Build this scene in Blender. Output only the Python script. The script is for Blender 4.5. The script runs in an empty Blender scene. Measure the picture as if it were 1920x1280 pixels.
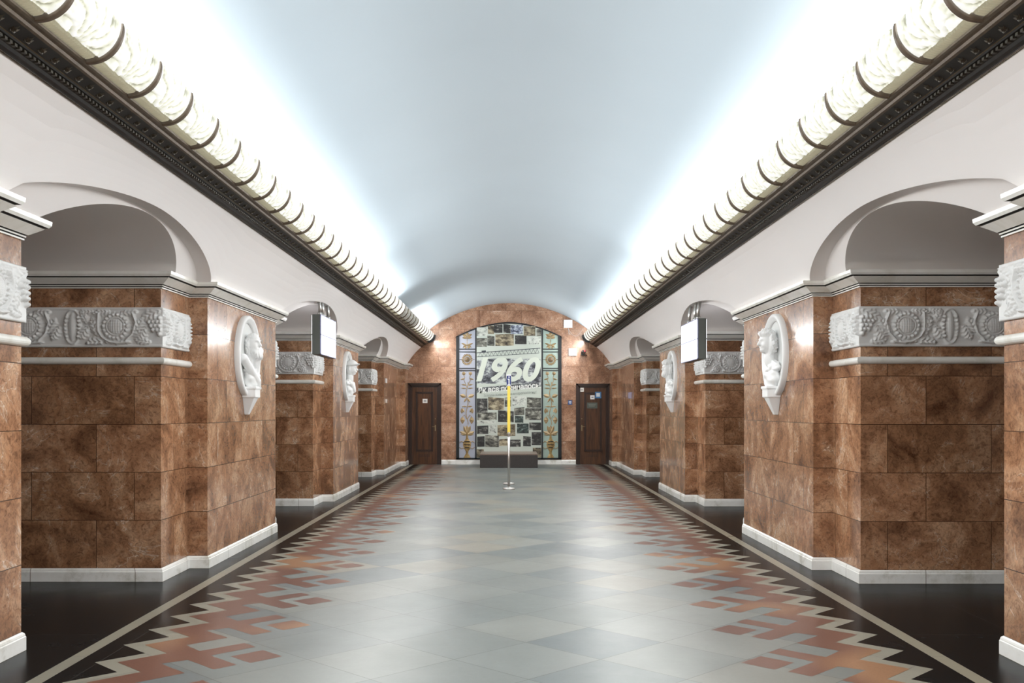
import bpy, bmesh, math, random
import numpy as np
from mathutils import Vector, Matrix
from mathutils import noise as mnoise

random.seed(7)
C = bpy.context.scene.collection
S = bpy.context.scene
PI = math.pi

# ------------------------------------------------------------------ camera, world, light, exposure
EYE = 1.55
cam = bpy.data.cameras.new('camera')
camo = bpy.data.objects.new('camera', cam)
C.objects.link(camo)
camo.location = (0, 0, EYE)
camo.rotation_euler = (PI / 2, 0, 0)
cam.lens = 35
cam.sensor_width = 36
cam.shift_x = 0.0031
cam.shift_y = 0.0656
cam.clip_end = 200
S.camera = camo
S.view_settings.view_transform = 'Standard'
S.view_settings.look = 'None'
S.view_settings.gamma = 1
S.view_settings.use_curve_mapping = False
S.view_settings.exposure = 0.0
S.cycles.use_denoising = True
S.cycles.max_bounces = 10
S.cycles.diffuse_bounces = 8
S.cycles.glossy_bounces = 3
S.cycles.sample_clamp_indirect = 6
w = bpy.data.worlds.new('world')
S.world = w
w.use_nodes = True
w.node_tree.nodes['Background'].inputs[0].default_value = (0.75, 0.85, 1, 1)
w.node_tree.nodes['Background'].inputs[1].default_value = 0.02


def area(name, loc, sx, sy, power, color, direction):
    l = bpy.data.lights.new(name, 'AREA')
    l.shape = 'RECTANGLE'
    l.size = sx
    l.size_y = sy
    l.energy = power
    l.color = color
    o = bpy.data.objects.new(name, l)
    C.objects.link(o)
    o.location = loc
    o.rotation_euler = Vector(direction).to_track_quat('-Z', 'Y').to_euler()
    return o


COVE_PER_M = 14.0
LAMP_PER_M = 21.5         # unseen strips added in front of the glass for the downward light          # watts per metre of cove tube
COOL = (0.93, 0.975, 1.0)
SHADE_EMIT = 0.74
END_Y = 27.72
BACK_Y = -5.0
UNLIT = (19.6, 22.6)       # stretch of the left cove whose tubes are off


def strip(side, y0, y1, per_m, x, z, d, width, name, col):
    L = y1 - y0
    l = bpy.data.lights.new(name, 'AREA')
    l.shape = 'RECTANGLE'
    l.size = width
    l.size_y = L
    l.energy = per_m * L
    l.color = col
    o = bpy.data.objects.new(name, l)
    C.objects.link(o)
    zz = -Vector((side * d[0], 0, d[1])).normalized()
    yv = Vector((0, 1, 0))
    xv = yv.cross(zz)
    loc = (side * x, (y0 + y1) / 2, z)
    o.matrix_world = Matrix(((xv.x, yv.x, zz.x, loc[0]), (xv.y, yv.y, zz.y, loc[1]),
                             (xv.z, yv.z, zz.z, loc[2]), (0, 0, 0, 1)))


def cove(side, y0, y1, k):
    strip(side, y0, y1, COVE_PER_M * k, 2.17, 3.53, (-.10, .995), .07, 'cove_tube', COOL)
    strip(side, y0, y1, LAMP_PER_M, 2.085, 3.43, (-.8, -.6), .03, 'shade_front_strip', (1, .985, .955))  # added strip before the glass, stands in for the shades' own light


# the tubes towards the end of the hall are weaker, the last few metres bright again
for sd, a, b, k in ((1, BACK_Y + .2, 15.5, 1.0), (1, 15.6, 24.4, .62), (1, 24.5, 27.5, .95),
                    (-1, BACK_Y + .2, 15.5, 1.0), (-1, 15.6, UNLIT[0], .62), (-1, UNLIT[1], 27.5, .9)):
    cove(sd, a, b, k)
for sx in (-1, 1):
    for yc in (-2.0, 7.6, 14.5, 21.4):
        area('platform_lamp', (sx * 7.0, yc, 4.05), 1.2, 3.0, 9, (1, .93, .82), (0, 0, -1))


# ------------------------------------------------------------------ node helpers
def newmat(name):
    m = bpy.data.materials.new(name)
    m.use_nodes = True
    nt = m.node_tree
    b = nt.nodes['Principled BSDF']
    return m, nt, b


def N(nt, t, **kw):
    n = nt.nodes.new(t)
    for k, v in kw.items():
        if k.startswith('i_'):
            n.inputs[k[2:].replace('_', ' ')].default_value = v
        else:
            setattr(n, k, v)
    return n


def ramp(nt, src, stops, interp='LINEAR'):
    r = nt.nodes.new('ShaderNodeValToRGB')
    cr = r.color_ramp
    cr.interpolation = interp
    while len(cr.elements) < len(stops):
        cr.elements.new(0.5)
    for e, (p, c) in zip(cr.elements, stops):
        e.position = p
        e.color = (c[0], c[1], c[2], 1)
    nt.links.new(src, r.inputs[0])
    return r.outputs[0]


def mix(nt, fac, a, b, mode='MIX'):
    m = nt.nodes.new('ShaderNodeMix')
    m.data_type = 'RGBA'
    m.blend_type = mode
    for sock, v in ((m.inputs[0], fac), (m.inputs[6], a), (m.inputs[7], b)):
        if hasattr(v, 'links') or isinstance(v, bpy.types.NodeSocket):
            nt.links.new(v, sock)
        elif isinstance(v, (int, float)):
            sock.default_value = v
        else:
            sock.default_value = (v[0], v[1], v[2], 1)
    return m.outputs[2]


def bump(nt, b, h, strength=0.3, dist=0.01):
    n = N(nt, 'ShaderNodeBump')
    n.inputs['Strength'].default_value = strength
    n.inputs['Distance'].default_value = dist
    nt.links.new(h, n.inputs['Height'])
    nt.links.new(n.outputs[0], b.inputs['Normal'])


def plain(name, col, rough=0.5, metal=0.0, var=0.06, scale=6.0, bmp=0.0):
    m, nt, b = newmat(name)
    tc = N(nt, 'ShaderNodeTexCoord')
    n = N(nt, 'ShaderNodeTexNoise', i_Scale=scale, i_Detail=6.0)
    nt.links.new(tc.outputs['Object'], n.inputs['Vector'])
    lo = [c * (1 - var) for c in col]
    hi = [min(1, c * (1 + var)) for c in col]
    nt.links.new(ramp(nt, n.outputs['Fac'], [(.3, lo), (.7, hi)]), b.inputs['Base Color'])
    b.inputs['Roughness'].default_value = rough
    b.inputs['Metallic'].default_value = metal
    if bmp:
        bump(nt, b, n.outputs['Fac'], bmp, .01)
    return m


def emis(name, col, s):
    m, nt, b = newmat(name)
    b.inputs['Base Color'].default_value = (*col, 1)
    b.inputs['Emission Color'].default_value = (*col, 1)
    b.inputs['Emission Strength'].default_value = s
    return m


M = {}


def marble(name, dark, mid, light, vein, bw=0.92, bh=0.43, rough=0.16):
    """breccia slabs; UV = metres along the wall, metres up"""
    m, nt, b = newmat(name)
    tc = N(nt, 'ShaderNodeTexCoord')
    geo = N(nt, 'ShaderNodeNewGeometry')
    # slab pattern
    br = N(nt, 'ShaderNodeTexBrick', offset=0.37, offset_frequency=2)
    br.inputs['Scale'].default_value = 1.0
    br.inputs['Mortar Size'].default_value = 0.0028
    br.inputs['Mortar Smooth'].default_value = 0.1
    br.inputs['Brick Width'].default_value = bw
    br.inputs['Row Height'].default_value = bh
    br.inputs['Color1'].default_value = (0, 0, 0, 1)
    br.inputs['Color2'].default_value = (1, 1, 1, 1)
    br.inputs['Mortar'].default_value = (0.5, 0.5, 0.5, 1)
    mpu = N(nt, 'ShaderNodeMapping')
    mpu.inputs['Location'].default_value = (0, -.12, 0)
    nt.links.new(tc.outputs['UV'], mpu.inputs['Vector'])
    nt.links.new(mpu.outputs[0], br.inputs['Vector'])
    # per slab offset of the rock noise
    comb = N(nt, 'ShaderNodeCombineXYZ')
    sep = N(nt, 'ShaderNodeSeparateColor')
    nt.links.new(br.outputs['Color'], sep.inputs[0])
    mul = N(nt, 'ShaderNodeMath', operation='MULTIPLY')
    mul.inputs[1].default_value = 7.0
    nt.links.new(sep.outputs[0], mul.inputs[0])
    nt.links.new(mul.outputs[0], comb.inputs[0])
    nt.links.new(mul.outputs[0], comb.inputs[2])
    add = N(nt, 'ShaderNodeVectorMath', operation='ADD')
    nt.links.new(geo.outputs['Position'], add.inputs[0])
    nt.links.new(comb.outputs[0], add.inputs[1])
    n1 = N(nt, 'ShaderNodeTexNoise', i_Scale=2.2, i_Detail=8.0, i_Roughness=0.62, i_Distortion=0.8)
    n2 = N(nt, 'ShaderNodeTexNoise', i_Scale=26.0, i_Detail=6.0, i_Roughness=0.7, i_Distortion=1.2)
    n3 = N(nt, 'ShaderNodeTexNoise', i_Scale=1.3, i_Detail=5.0, i_Roughness=0.55, i_Distortion=2.6)
    for n in (n1, n2, n3):
        nt.links.new(add.outputs[0], n.inputs['Vector'])
    c1 = ramp(nt, n1.outputs['Fac'], [(.30, dark), (.5, mid), (.72, light)])
    c2 = ramp(nt, n2.outputs['Fac'], [(.32, [c * .5 for c in dark]), (.5, (.5, .5, .5)), (.72, (.82, .78, .72))])
    c = mix(nt, 0.62, c1, c2, 'OVERLAY')
    # per slab value
    v = ramp(nt, sep.outputs[0], [(0, (.36, .35, .34)), (1, (.60, .60, .62))])
    c = mix(nt, 0.55, c, v, 'OVERLAY')
    # veins
    sub = N(nt, 'ShaderNodeMath', operation='SUBTRACT')
    sub.inputs[1].default_value = 0.5
    nt.links.new(n3.outputs['Fac'], sub.inputs[0])
    ab = N(nt, 'ShaderNodeMath', operation='ABSOLUTE')
    nt.links.new(sub.outputs[0], ab.inputs[0])
    vm = ramp(nt, ab.outputs[0], [(0.0, (1, 1, 1)), (0.009, (0, 0, 0))])
    gate = ramp(nt, n1.outputs['Fac'], [(.47, (0, 0, 0)), (.6, (.6, .6, .6))])
    vmask = mix(nt, 1.0, vm, gate, 'MULTIPLY')
    c = mix(nt, vmask, c, vein)
    c = mix(nt, br.outputs['Fac'], c, [x * .42 for x in dark])
    nt.links.new(c, b.inputs['Base Color'])
    b.inputs['Roughness'].default_value = rough
    b.inputs['IOR'].default_value = 1.5
    inv = N(nt, 'ShaderNodeMath', operation='SUBTRACT')
    inv.inputs[0].default_value = 1
    nt.links.new(br.outputs['Fac'], inv.inputs[1])
    bump(nt, b, inv.outputs[0], 0.25, 0.003)
    return m


M['marble'] = marble('brown_marble', (.115, .050, .025), (.335, .172, .092), (.58, .37, .23), (.80, .70, .58))
M['marble_end'] = marble('brown_marble_end', (.18, .088, .048), (.35, .19, .115), (.53, .335, .225), (.75, .64, .52), 1.15, .52, .22)


def stone_white():
    m, nt, b = newmat('white_marble')
    geo = N(nt, 'ShaderNodeNewGeometry')
    n = N(nt, 'ShaderNodeTexNoise', i_Scale=3.0, i_Detail=8.0, i_Roughness=.65, i_Distortion=1.0)
    nt.links.new(geo.outputs['Position'], n.inputs['Vector'])
    c = ramp(nt, n.outputs['Fac'], [(.3, (.70, .69, .62)), (.5, (.84, .835, .79)), (.7, (.90, .895, .87))])
    nt.links.new(c, b.inputs['Base Color'])
    b.inputs['Roughness'].default_value = .25
    return m


M['white'] = stone_white()


def skirting():
    m, nt, b = newmat('skirting_marble')
    geo = N(nt, 'ShaderNodeNewGeometry')
    n = N(nt, 'ShaderNodeTexNoise', i_Scale=2.6, i_Detail=8.0, i_Roughness=.7)
    nt.links.new(geo.outputs['Position'], n.inputs['Vector'])
    c = ramp(nt, n.outputs['Fac'], [(.32, (.50, .48, .41)), (.48, (.82, .815, .78)), (.7, (.90, .90, .88))])
    tc = N(nt, 'ShaderNodeTexCoord')
    br = N(nt, 'ShaderNodeTexBrick', offset=0)
    br.inputs['Scale'].default_value = 1
    br.inputs['Brick Width'].default_value = .92
    br.inputs['Row Height'].default_value = 5
    br.inputs['Mortar Size'].default_value = .003
    nt.links.new(tc.outputs['UV'], br.inputs['Vector'])
    c = mix(nt, br.outputs['Fac'], c, (.2, .18, .14))
    nt.links.new(c, b.inputs['Base Color'])
    b.inputs['Roughness'].default_value = .22
    return m


M['skirt'] = skirting()
M['carved'] = plain('carved_plaster', (.74, .745, .74), .45, var=.03, scale=3)
M['bust'] = plain('bust_plaster', (.82, .825, .825), .4, var=.02)
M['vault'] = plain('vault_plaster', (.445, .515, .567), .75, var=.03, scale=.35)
M['plaster'] = plain('lower_plaster', (.93, .90, .895), .5, var=.02, scale=.5)
M['line'] = plain('dark_joint', (.03, .028, .025), .6)
M['bronze_dark'] = plain('dark_bronze', (.012, .0105, .009), .5, .3, var=.35, scale=22)
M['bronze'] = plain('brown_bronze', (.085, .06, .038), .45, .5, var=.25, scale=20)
M['rib'] = plain('shade_rib', (.13, .095, .066), .5, .2, var=.2, scale=20)
M['ornament'] = plain('bronze_ornament', (.045, .036, .024), .42, .5, var=.2, scale=20)
M['gilt'] = plain('gilt', (.26, .20, .11), .4, .5, var=.2, scale=30)
M['steel'] = plain('steel', (.55, .54, .52), .28, .9)
M['wood'] = None


def wood():
    m, nt, b = newmat('dark_wood')
    geo = N(nt, 'ShaderNodeNewGeometry')
    mp = N(nt, 'ShaderNodeMapping')
    mp.inputs['Scale'].default_value = (22, 22, 1.6)
    nt.links.new(geo.outputs['Position'], mp.inputs['Vector'])
    n = N(nt, 'ShaderNodeTexNoise', i_Scale=1.0, i_Detail=6.0, i_Distortion=1.2)
    nt.links.new(mp.outputs[0], n.inputs['Vector'])
    c = ramp(nt, n.outputs['Fac'], [(.3, (.030, .011, .004)), (.7, (.105, .040, .014))])
    nt.links.new(c, b.inputs['Base Color'])
    b.inputs['Roughness'].default_value = .3
    return m


M['wood'] = wood()
M['wood_dark'] = plain('door_shadow_wood', (.022, .008, .004), .35, var=.2)  # darker wood tone for frames, panel mouldings and vents


def glass_shade(name, emit):  # relief shading put into colour and glow, darker in the hollows
    m, nt, b = newmat(name)
    at = N(nt, 'ShaderNodeAttribute', attribute_name='relief')
    col = ramp(nt, at.outputs['Fac'], [(.05, (.10, .095, .05)), (.35, (.30, .30, .22)), (.75, (.45, .45, .42))])
    nt.links.new(col, b.inputs['Base Color'])
    e = ramp(nt, at.outputs['Fac'], [(.05, (.36, .35, .25)), (.38, (.80, .80, .68)), (.8, (1, 1, .96))])
    nt.links.new(e, b.inputs['Emission Color'])
    b.inputs['Emission Strength'].default_value = emit
    b.inputs['Roughness'].default_value = .18
    return m


M['shade'] = glass_shade('lit_cast_glass', SHADE_EMIT)
M['shade_off'] = glass_shade('unlit_cast_glass', 0.02)
M['bead'] = plain('beaded_glass', (.42, .39, .26), .25, 0, var=.1)


def bead_mat(name, emit):
    m, nt, b = newmat(name)
    b.inputs['Base Color'].default_value = (.45, .42, .30, 1)
    b.inputs['Emission Color'].default_value = (.80, .74, .52, 1)
    b.inputs['Emission Strength'].default_value = emit
    b.inputs['Roughness'].default_value = .2
    return m


M['bead'] = bead_mat('lit_beaded_glass', .27)
M['bead_off'] = bead_mat('unlit_beaded_glass', .02)


def floor_stone(name, cols, rough, tile=0.64, rot=PI / 4, joint=(.1, .1, .1), jw=.0025, fleck=.12, scale=30, spec=.5, ior=1.5):
    m, nt, b = newmat(name)
    geo = N(nt, 'ShaderNodeNewGeometry')
    mp = N(nt, 'ShaderNodeMapping')
    mp.inputs['Rotation'].default_value = (0, 0, rot)
    mp.inputs['Location'].default_value = (0.11, 0.37, 0)
    nt.links.new(geo.outputs['Position'], mp.inputs['Vector'])
    br = N(nt, 'ShaderNodeTexBrick', offset=0.0)
    br.inputs['Scale'].default_value = 1
    br.inputs['Brick Width'].default_value = tile
    br.inputs['Row Height'].default_value = tile
    br.inputs['Mortar Size'].default_value = jw
    br.inputs['Color1'].default_value = (0, 0, 0, 1)
    br.inputs['Color2'].default_value = (1, 1, 1, 1)
    nt.links.new(mp.outputs[0], br.inputs['Vector'])
    k = len(cols)
    tone = ramp(nt, br.outputs['Color'], [(i / max(1, k - 1), c) for i, c in enumerate(cols)])
    n = N(nt, 'ShaderNodeTexNoise', i_Scale=float(scale), i_Detail=4.0, i_Roughness=.8)
    nt.links.new(geo.outputs['Position'], n.inputs['Vector'])
    fl = ramp(nt, n.outputs['Fac'], [(.3, (.3, .3, .3)), (.7, (.7, .7, .7))])
    c = mix(nt, fleck, tone, fl, 'OVERLAY')
    n2 = N(nt, 'ShaderNodeTexNoise', i_Scale=1.1, i_Detail=7.0, i_Roughness=.65)
    nt.links.new(geo.outputs['Position'], n2.inputs['Vector'])
    c = mix(nt, .25, c, ramp(nt, n2.outputs['Fac'], [(.3, (.44, .44, .44)), (.7, (.56, .56, .56))]), 'OVERLAY')
    c = mix(nt, br.outputs['Fac'], c, joint)
    nt.links.new(c, b.inputs['Base Color'])
    rr = ramp(nt, n2.outputs['Fac'], [(.3, (rough * .85,) * 3), (.7, (rough * 1.2,) * 3)])
    nt.links.new(rr, b.inputs['Roughness'])
    b.inputs['Specular IOR Level'].default_value = spec
    b.inputs['IOR'].default_value = ior
    return m


M['fl_black'] = floor_stone('black_granite', [(.005, .006, .0065), (.008, .009, .0095)], .24, 1.2, 0, (.035, .035, .033), .003, .1, spec=.5, ior=1.12)
M['fl_field'] = floor_stone('grey_granite', [(.142, .154, .145), (.092, .108, .111), (.165, .170, .154), (.118, .134, .130), (.180, .168, .138)], .37, jw=.003, spec=.42, joint=(.055, .055, .05))
M['fl_pale'] = floor_stone('pale_granite', [(.185, .18, .145), (.22, .21, .17)], .34, .8)
M['fl_stripe'] = floor_stone('stripe_granite', [(.19, .18, .145), (.24, .22, .165), (.21, .205, .165)], .3, 1.1, 0)


def red_granite():
    m, nt, b = newmat('red_granite')
    geo = N(nt, 'ShaderNodeNewGeometry')
    n = N(nt, 'ShaderNodeTexNoise', i_Scale=.55, i_Detail=1.0)
    nt.links.new(geo.outputs['Position'], n.inputs['Vector'])
    n2 = N(nt, 'ShaderNodeTexNoise', i_Scale=70.0, i_Detail=4.0)
    nt.links.new(geo.outputs['Position'], n2.inputs['Vector'])
    c = ramp(nt, n.outputs['Fac'], [(.40, (.110, .052, .040)), (.55, (.130, .062, .046)), (.62, (.25, .135, .075))])
    c = mix(nt, .3, c, ramp(nt, n2.outputs['Fac'], [(.3, (.3, .3, .3)), (.7, (.7, .7, .7))]), 'OVERLAY')
    nt.links.new(c, b.inputs['Base Color'])
    b.inputs['Roughness'].default_value = .28
    return m


M['fl_red'] = red_granite()


# ------------------------------------------------------------------ mesh helpers
def link_mesh(name, bm, mats, parent=None, smooth=False, recalc=False):
    if recalc:
        bmesh.ops.recalc_face_normals(bm, faces=bm.faces)
    me = bpy.data.meshes.new(name)
    bm.to_mesh(me)
    bm.free()
    if not isinstance(mats, (list, tuple)):
        mats = [mats]
    for m in mats:
        me.materials.append(m)
    if smooth:
        for p in me.polygons:
            p.use_smooth = True
    o = bpy.data.objects.new(name, me)
    C.objects.link(o)
    if parent:
        o.parent = parent
    return o


def tag(o, label=None, cat=None, group=None, kind=None):
    if label:
        o['label'] = label
    if cat:
        o['category'] = cat
    if group:
        o['group'] = group
    if kind:
        o['kind'] = kind
    return o


def empty(name, loc, label, cat, group=None):
    o = bpy.data.objects.new(name, None)
    o.empty_display_size = .1
    C.objects.link(o)
    o.location = loc
    return tag(o, label, cat, group)


def box(bm, x0, x1, y0, y1, z0, z1, mi=0):
    v = [bm.verts.new((x, y, z)) for x in (x0, x1) for y in (y0, y1) for z in (z0, z1)]
    for f in ((0, 1, 3, 2), (4, 6, 7, 5), (0, 4, 5, 1), (2, 3, 7, 6), (0, 2, 6, 4), (1, 5, 7, 3)):
        bm.faces.new([v[i] for i in f]).material_index = mi


def bevbox(x0, x1, y0, y1, z0, z1, r=.004):
    bm = bmesh.new()
    box(bm, x0, x1, y0, y1, z0, z1)
    bmesh.ops.recalc_face_normals(bm, faces=bm.faces)
    bmesh.ops.bevel(bm, geom=bm.edges[:], offset=r, segments=2, affect='EDGES')
    return bm


def poly(bm, pts, mi=0):
    f = bm.faces.new([bm.verts.new(p) for p in pts])
    f.material_index = mi
    return f


def tube(bm, pts, r, seg=8, mi=0):
    pts = [Vector(p) for p in pts]
    rs = r if isinstance(r, (list, tuple)) else [r] * len(pts)
    rings = []
    up = None
    for i, p in enumerate(pts):
        t = (pts[min(i + 1, len(pts) - 1)] - pts[max(i - 1, 0)]).normalized()
        if up is None:
            up = t.orthogonal().normalized()
        up = (up - t * up.dot(t)).normalized()
        s = t.cross(up)
        rings.append([bm.verts.new(p + (up * math.cos(2 * PI * k / seg) + s * math.sin(2 * PI * k / seg)) * rs[i]) for k in range(seg)])
    for a, b in zip(rings, rings[1:]):
        for k in range(seg):
            bm.faces.new((a[k], a[(k + 1) % seg], b[(k + 1) % seg], b[k])).material_index = mi
    bm.faces.new(rings[0][::-1]).material_index = mi
    bm.faces.new(rings[-1]).material_index = mi


def lathe(bm, prof, cx, cy, seg=24):
    rings = [[bm.verts.new((cx + r * math.cos(2 * PI * k / seg), cy + r * math.sin(2 * PI * k / seg), z)) for k in range(seg)] for r, z in prof]
    for a, b in zip(rings, rings[1:]):
        for k in range(seg):
            bm.faces.new((a[k], a[(k + 1) % seg], b[(k + 1) % seg], b[k]))
    bm.faces.new(rings[0][::-1])
    bm.faces.new(rings[-1])


def sweep(bm, path, prof, closed=True, mi=None, uvs=True):
    """path: plan points, counter-clockwise for outside on the right hand; prof: (outward, z) list.
    outward offsets are mitred."""
    n = len(path)
    P = [Vector((p[0], p[1])) for p in path]
    offs = []
    for i in range(n):
        def nrm(a, b):
            d = (b - a).normalized()
            return Vector((d.y, -d.x))
        if closed or 0 < i < n - 1:
            n1 = nrm(P[i - 1], P[i])
            n2 = nrm(P[i], P[(i + 1) % n])
        elif i == 0:
            n1 = n2 = nrm(P[0], P[1])
        else:
            n1 = n2 = nrm(P[-2], P[-1])
        m = n1 + n2
        m = m / (m.length_squared / 2) if m.length > 1e-6 else n1
        offs.append(m)
    uvl = bm.loops.layers.uv.verify()
    acc = [0]
    for i in range(n if closed else n - 1):
        acc.append(acc[-1] + (P[(i + 1) % n] - P[i]).length)
    rng = n if closed else n - 1
    for i in range(rng):
        j = (i + 1) % n
        for k in range(len(prof) - 1):
            (d0, z0), (d1, z1) = prof[k], prof[k + 1]
            q = [P[i] + offs[i] * d0, P[j] + offs[j] * d0, P[j] + offs[j] * d1, P[i] + offs[i] * d1]
            zz = [z0, z0, z1, z1]
            f = bm.faces.new([bm.verts.new((a.x, a.y, b)) for a, b in zip(q, zz)])
            if mi:
                f.material_index = mi[k]
            us = [acc[i], acc[i + 1], acc[i + 1], acc[i]]
            for lp, u, v in zip(f.loops, us, zz):
                lp[uvl].uv = (u, v)


# ------------------------------------------------------------------ floor
HX = 2.93          # marble face of the piers
BX = 3.12          # marble face of the stepped-back jamb blocks
OX = 5.2           # platform side of the piers
MARB_TOP = 2.64
COR_TOP = 2.767
U = .225           # half a tooth of the inlay


def build_floor():
    bm = bmesh.new()
    poly(bm, [(-9, BACK_Y, 0), (9, BACK_Y, 0), (9, 28.2, 0), (-9, 28.2, 0)], 0)
    Z1, Z2, Z3 = .0005, .0010, .0015
    y_end = END_Y - .03
    for s in (-1, 1):
        xa, xb = (2.64, 2.735)
        y = BACK_Y
        poly(bm, [(s * xa, BACK_Y, Z1), (s * xb, BACK_Y, Z1), (s * xb, y_end - .02, Z1), (s * xa, y_end - .02, Z1)][::s], 3)
        base = 6.985 if s < 0 else 6.83
        k0 = math.ceil((BACK_Y - base) / (4 * U))
        k1 = math.floor((y_end - base) / (4 * U)) - 1

        def T(xn, zn, z, off):
            return (s * (2.53 - xn * U), min(off + zn * U, y_end), z)
        for k in range(k0, k1 + 1):
            off = base + k * 4 * U
            # pale band and field: strips of one half tooth each
            for h in range(4):
                a0 = 0 if h % 2 == 0 else 1
                a1 = 1 - a0
                poly(bm, [T(a0, h, Z1, off), T(a1, h + 1, Z1, off), T(2.8, h + 1, Z1, off), T(2.8, h, Z1, off)][::s], 2)
                poly(bm, [T(a0 + .62, h, Z2, off), T(a1 + .62, h + 1, Z2, off), (0, off + (h + 1) * U, Z2), (0, off + h * U, Z2)][::s], 1)
            # upper limb quad, tooth blocks and tail of the motif, cut into convex pieces
            pieces = [
                [(.62, 4), (1.62, 3), (2.8, 2.9), (1.85, 3.85)],
                [(1.62, 3), (.62, 2), (1.85, 1.95), (2.8, 2.9)],
                [(.62, 2), (1.62, 1), (2.45, 1.25), (1.85, 1.95)],
                [(.62, 0), (1.85, -.15), (2.45, .25), (2.45, 1.25), (1.62, 1)],
                [(2.45, 1.25), (3.48, 2.22), (3.92, 1.75), (2.93, .73), (2.45, .25)],
                [(2.93, .73), (3.93, -.27), (3.45, -.75), (2.45, .25)],
                [(4.23, 1.36), (4.95, .64), (4.23, -.08), (3.51, .64)],
            ]
            for pc in pieces:
                pp = [T(a, b, Z3, off) for a, b in pc]
                try:
                    f = poly(bm, pp, 4)
                    f.normal_update()
                    if f.normal.z < 0:
                        f.normal_flip()
                except ValueError:
                    pass
        yl = base + (k1 + 1) * 4 * U
        poly(bm, [(s * 2.4, yl, Z1), (0, yl, Z1), (0, y_end, Z1), (s * 2.4, y_end, Z1)][::-s], 1)
        y0 = base + k0 * 4 * U
        poly(bm, [(s * 2.4, BACK_Y, Z1), (0, BACK_Y, Z1), (0, y0, Z1), (s * 2.4, y0, Z1)][::-s], 1)
    for f in bm.faces:
        f.normal_update()
        if f.normal.z < 0:
            f.normal_flip()
    o = link_mesh('floor', bm, [M['fl_black'], M['fl_field'], M['fl_pale'], M['fl_stripe'], M['fl_red']])
    tag(o, kind='structure')


build_floor()

# ------------------------------------------------------------------ vault
VR, VC = 3.70, .786


def vault_x(z):
    return math.sqrt(max(0, VR * VR - (z - VC) ** 2))


def build_vault():
    bm = bmesh.new()
    a0 = math.asin((3.30 - VC) / VR)
    n = 72
    ys = np.linspace(BACK_Y, END_Y + .3, 40)
    rows = []
    for y in ys:
        rows.append([bm.verts.new((VR * math.cos(a0 + (PI - 2 * a0) * i / n), y, VC + VR * math.sin(a0 + (PI - 2 * a0) * i / n))) for i in range(n + 1)])
    for r0, r1 in zip(rows, rows[1:]):
        for i in range(n):
            bm.faces.new((r0[i], r0[i + 1], r1[i + 1], r1[i]))
    tag(link_mesh('ceiling', bm, M['vault'], smooth=True), kind='structure')


build_vault()

# ------------------------------------------------------------------ piers (things) and the plaster walls above
SIDE = {-1: 'left', 1: 'right'}
SH = {-1: .05, 1: -.05}
BLK = .75


def spans(s):
    d = SH[s]
    return [(-4.15 + d, -1.35 + d), (2.75 + d, 5.57 + d), (9.63 + d, 12.45 + d), (16.58 + d * .5, 19.34 + d * .5), (23.32, 27.9)]


def plan(s, i):
    y0, y1 = spans(s)[i]
    if i == 4:
        p = [(OX, y0 - BLK), (BX, y0 - BLK), (BX, y0), (HX, y0), (HX, 26.94), (2.80, 26.94), (2.80, END_Y + .01), (OX, END_Y + .01)]
    elif i == 0:
        p = [(OX, BACK_Y + .02), (BX, BACK_Y + .02), (BX, y0), (HX, y0), (HX, y1), (BX, y1), (BX, y1 + BLK), (OX, y1 + BLK)]
    else:
        p = [(OX, y0 - BLK), (BX, y0 - BLK), (BX, y0), (HX, y0), (HX, y1), (BX, y1), (BX, y1 + BLK), (OX, y1 + BLK)]
    # p runs with the hall on its left hand for s=+1 ; sweep() needs outside on the right
    if s > 0:
        p = p[::-1]
        return p
    return [(-x, y) for x, y in p]


COR_PROF = [(0.0, 2.628), (.014, 2.628), (.014, 2.638), (.006, 2.639), (.006, 2.645), (.020, 2.646), (.023, 2.655), (.015, 2.656), (.016, 2.662), (.030, 2.663), (.104, 2.714), (.096, 2.715), (.096, 2.722), (.122, 2.724), (.135, 2.742), (.138, COR_TOP), (-.05, COR_TOP)]
COR_MI = [0, 0, 1, 1, 1, 0, 1, 1, 1, 0, 1, 1, 1, 0, 0, 0]
SK_PROF = [(.022, 0), (.022, .088), (.018, .094), (.018, .100), (.014, .112), (.004, .120), (0, .120)]

# ---- carved frieze height field
FZ0, FZ1 = 2.10, 2.456


def sdf_seg(px, py, ax, ay, bx, by):
    vx, vy = bx - ax, by - ay
    t = np.clip(((px - ax) * vx + (py - ay) * vy) / (vx * vx + vy * vy + 1e-9), 0, 1)
    return np.hypot(px - ax - t * vx, py - ay - t * vy), t


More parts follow.
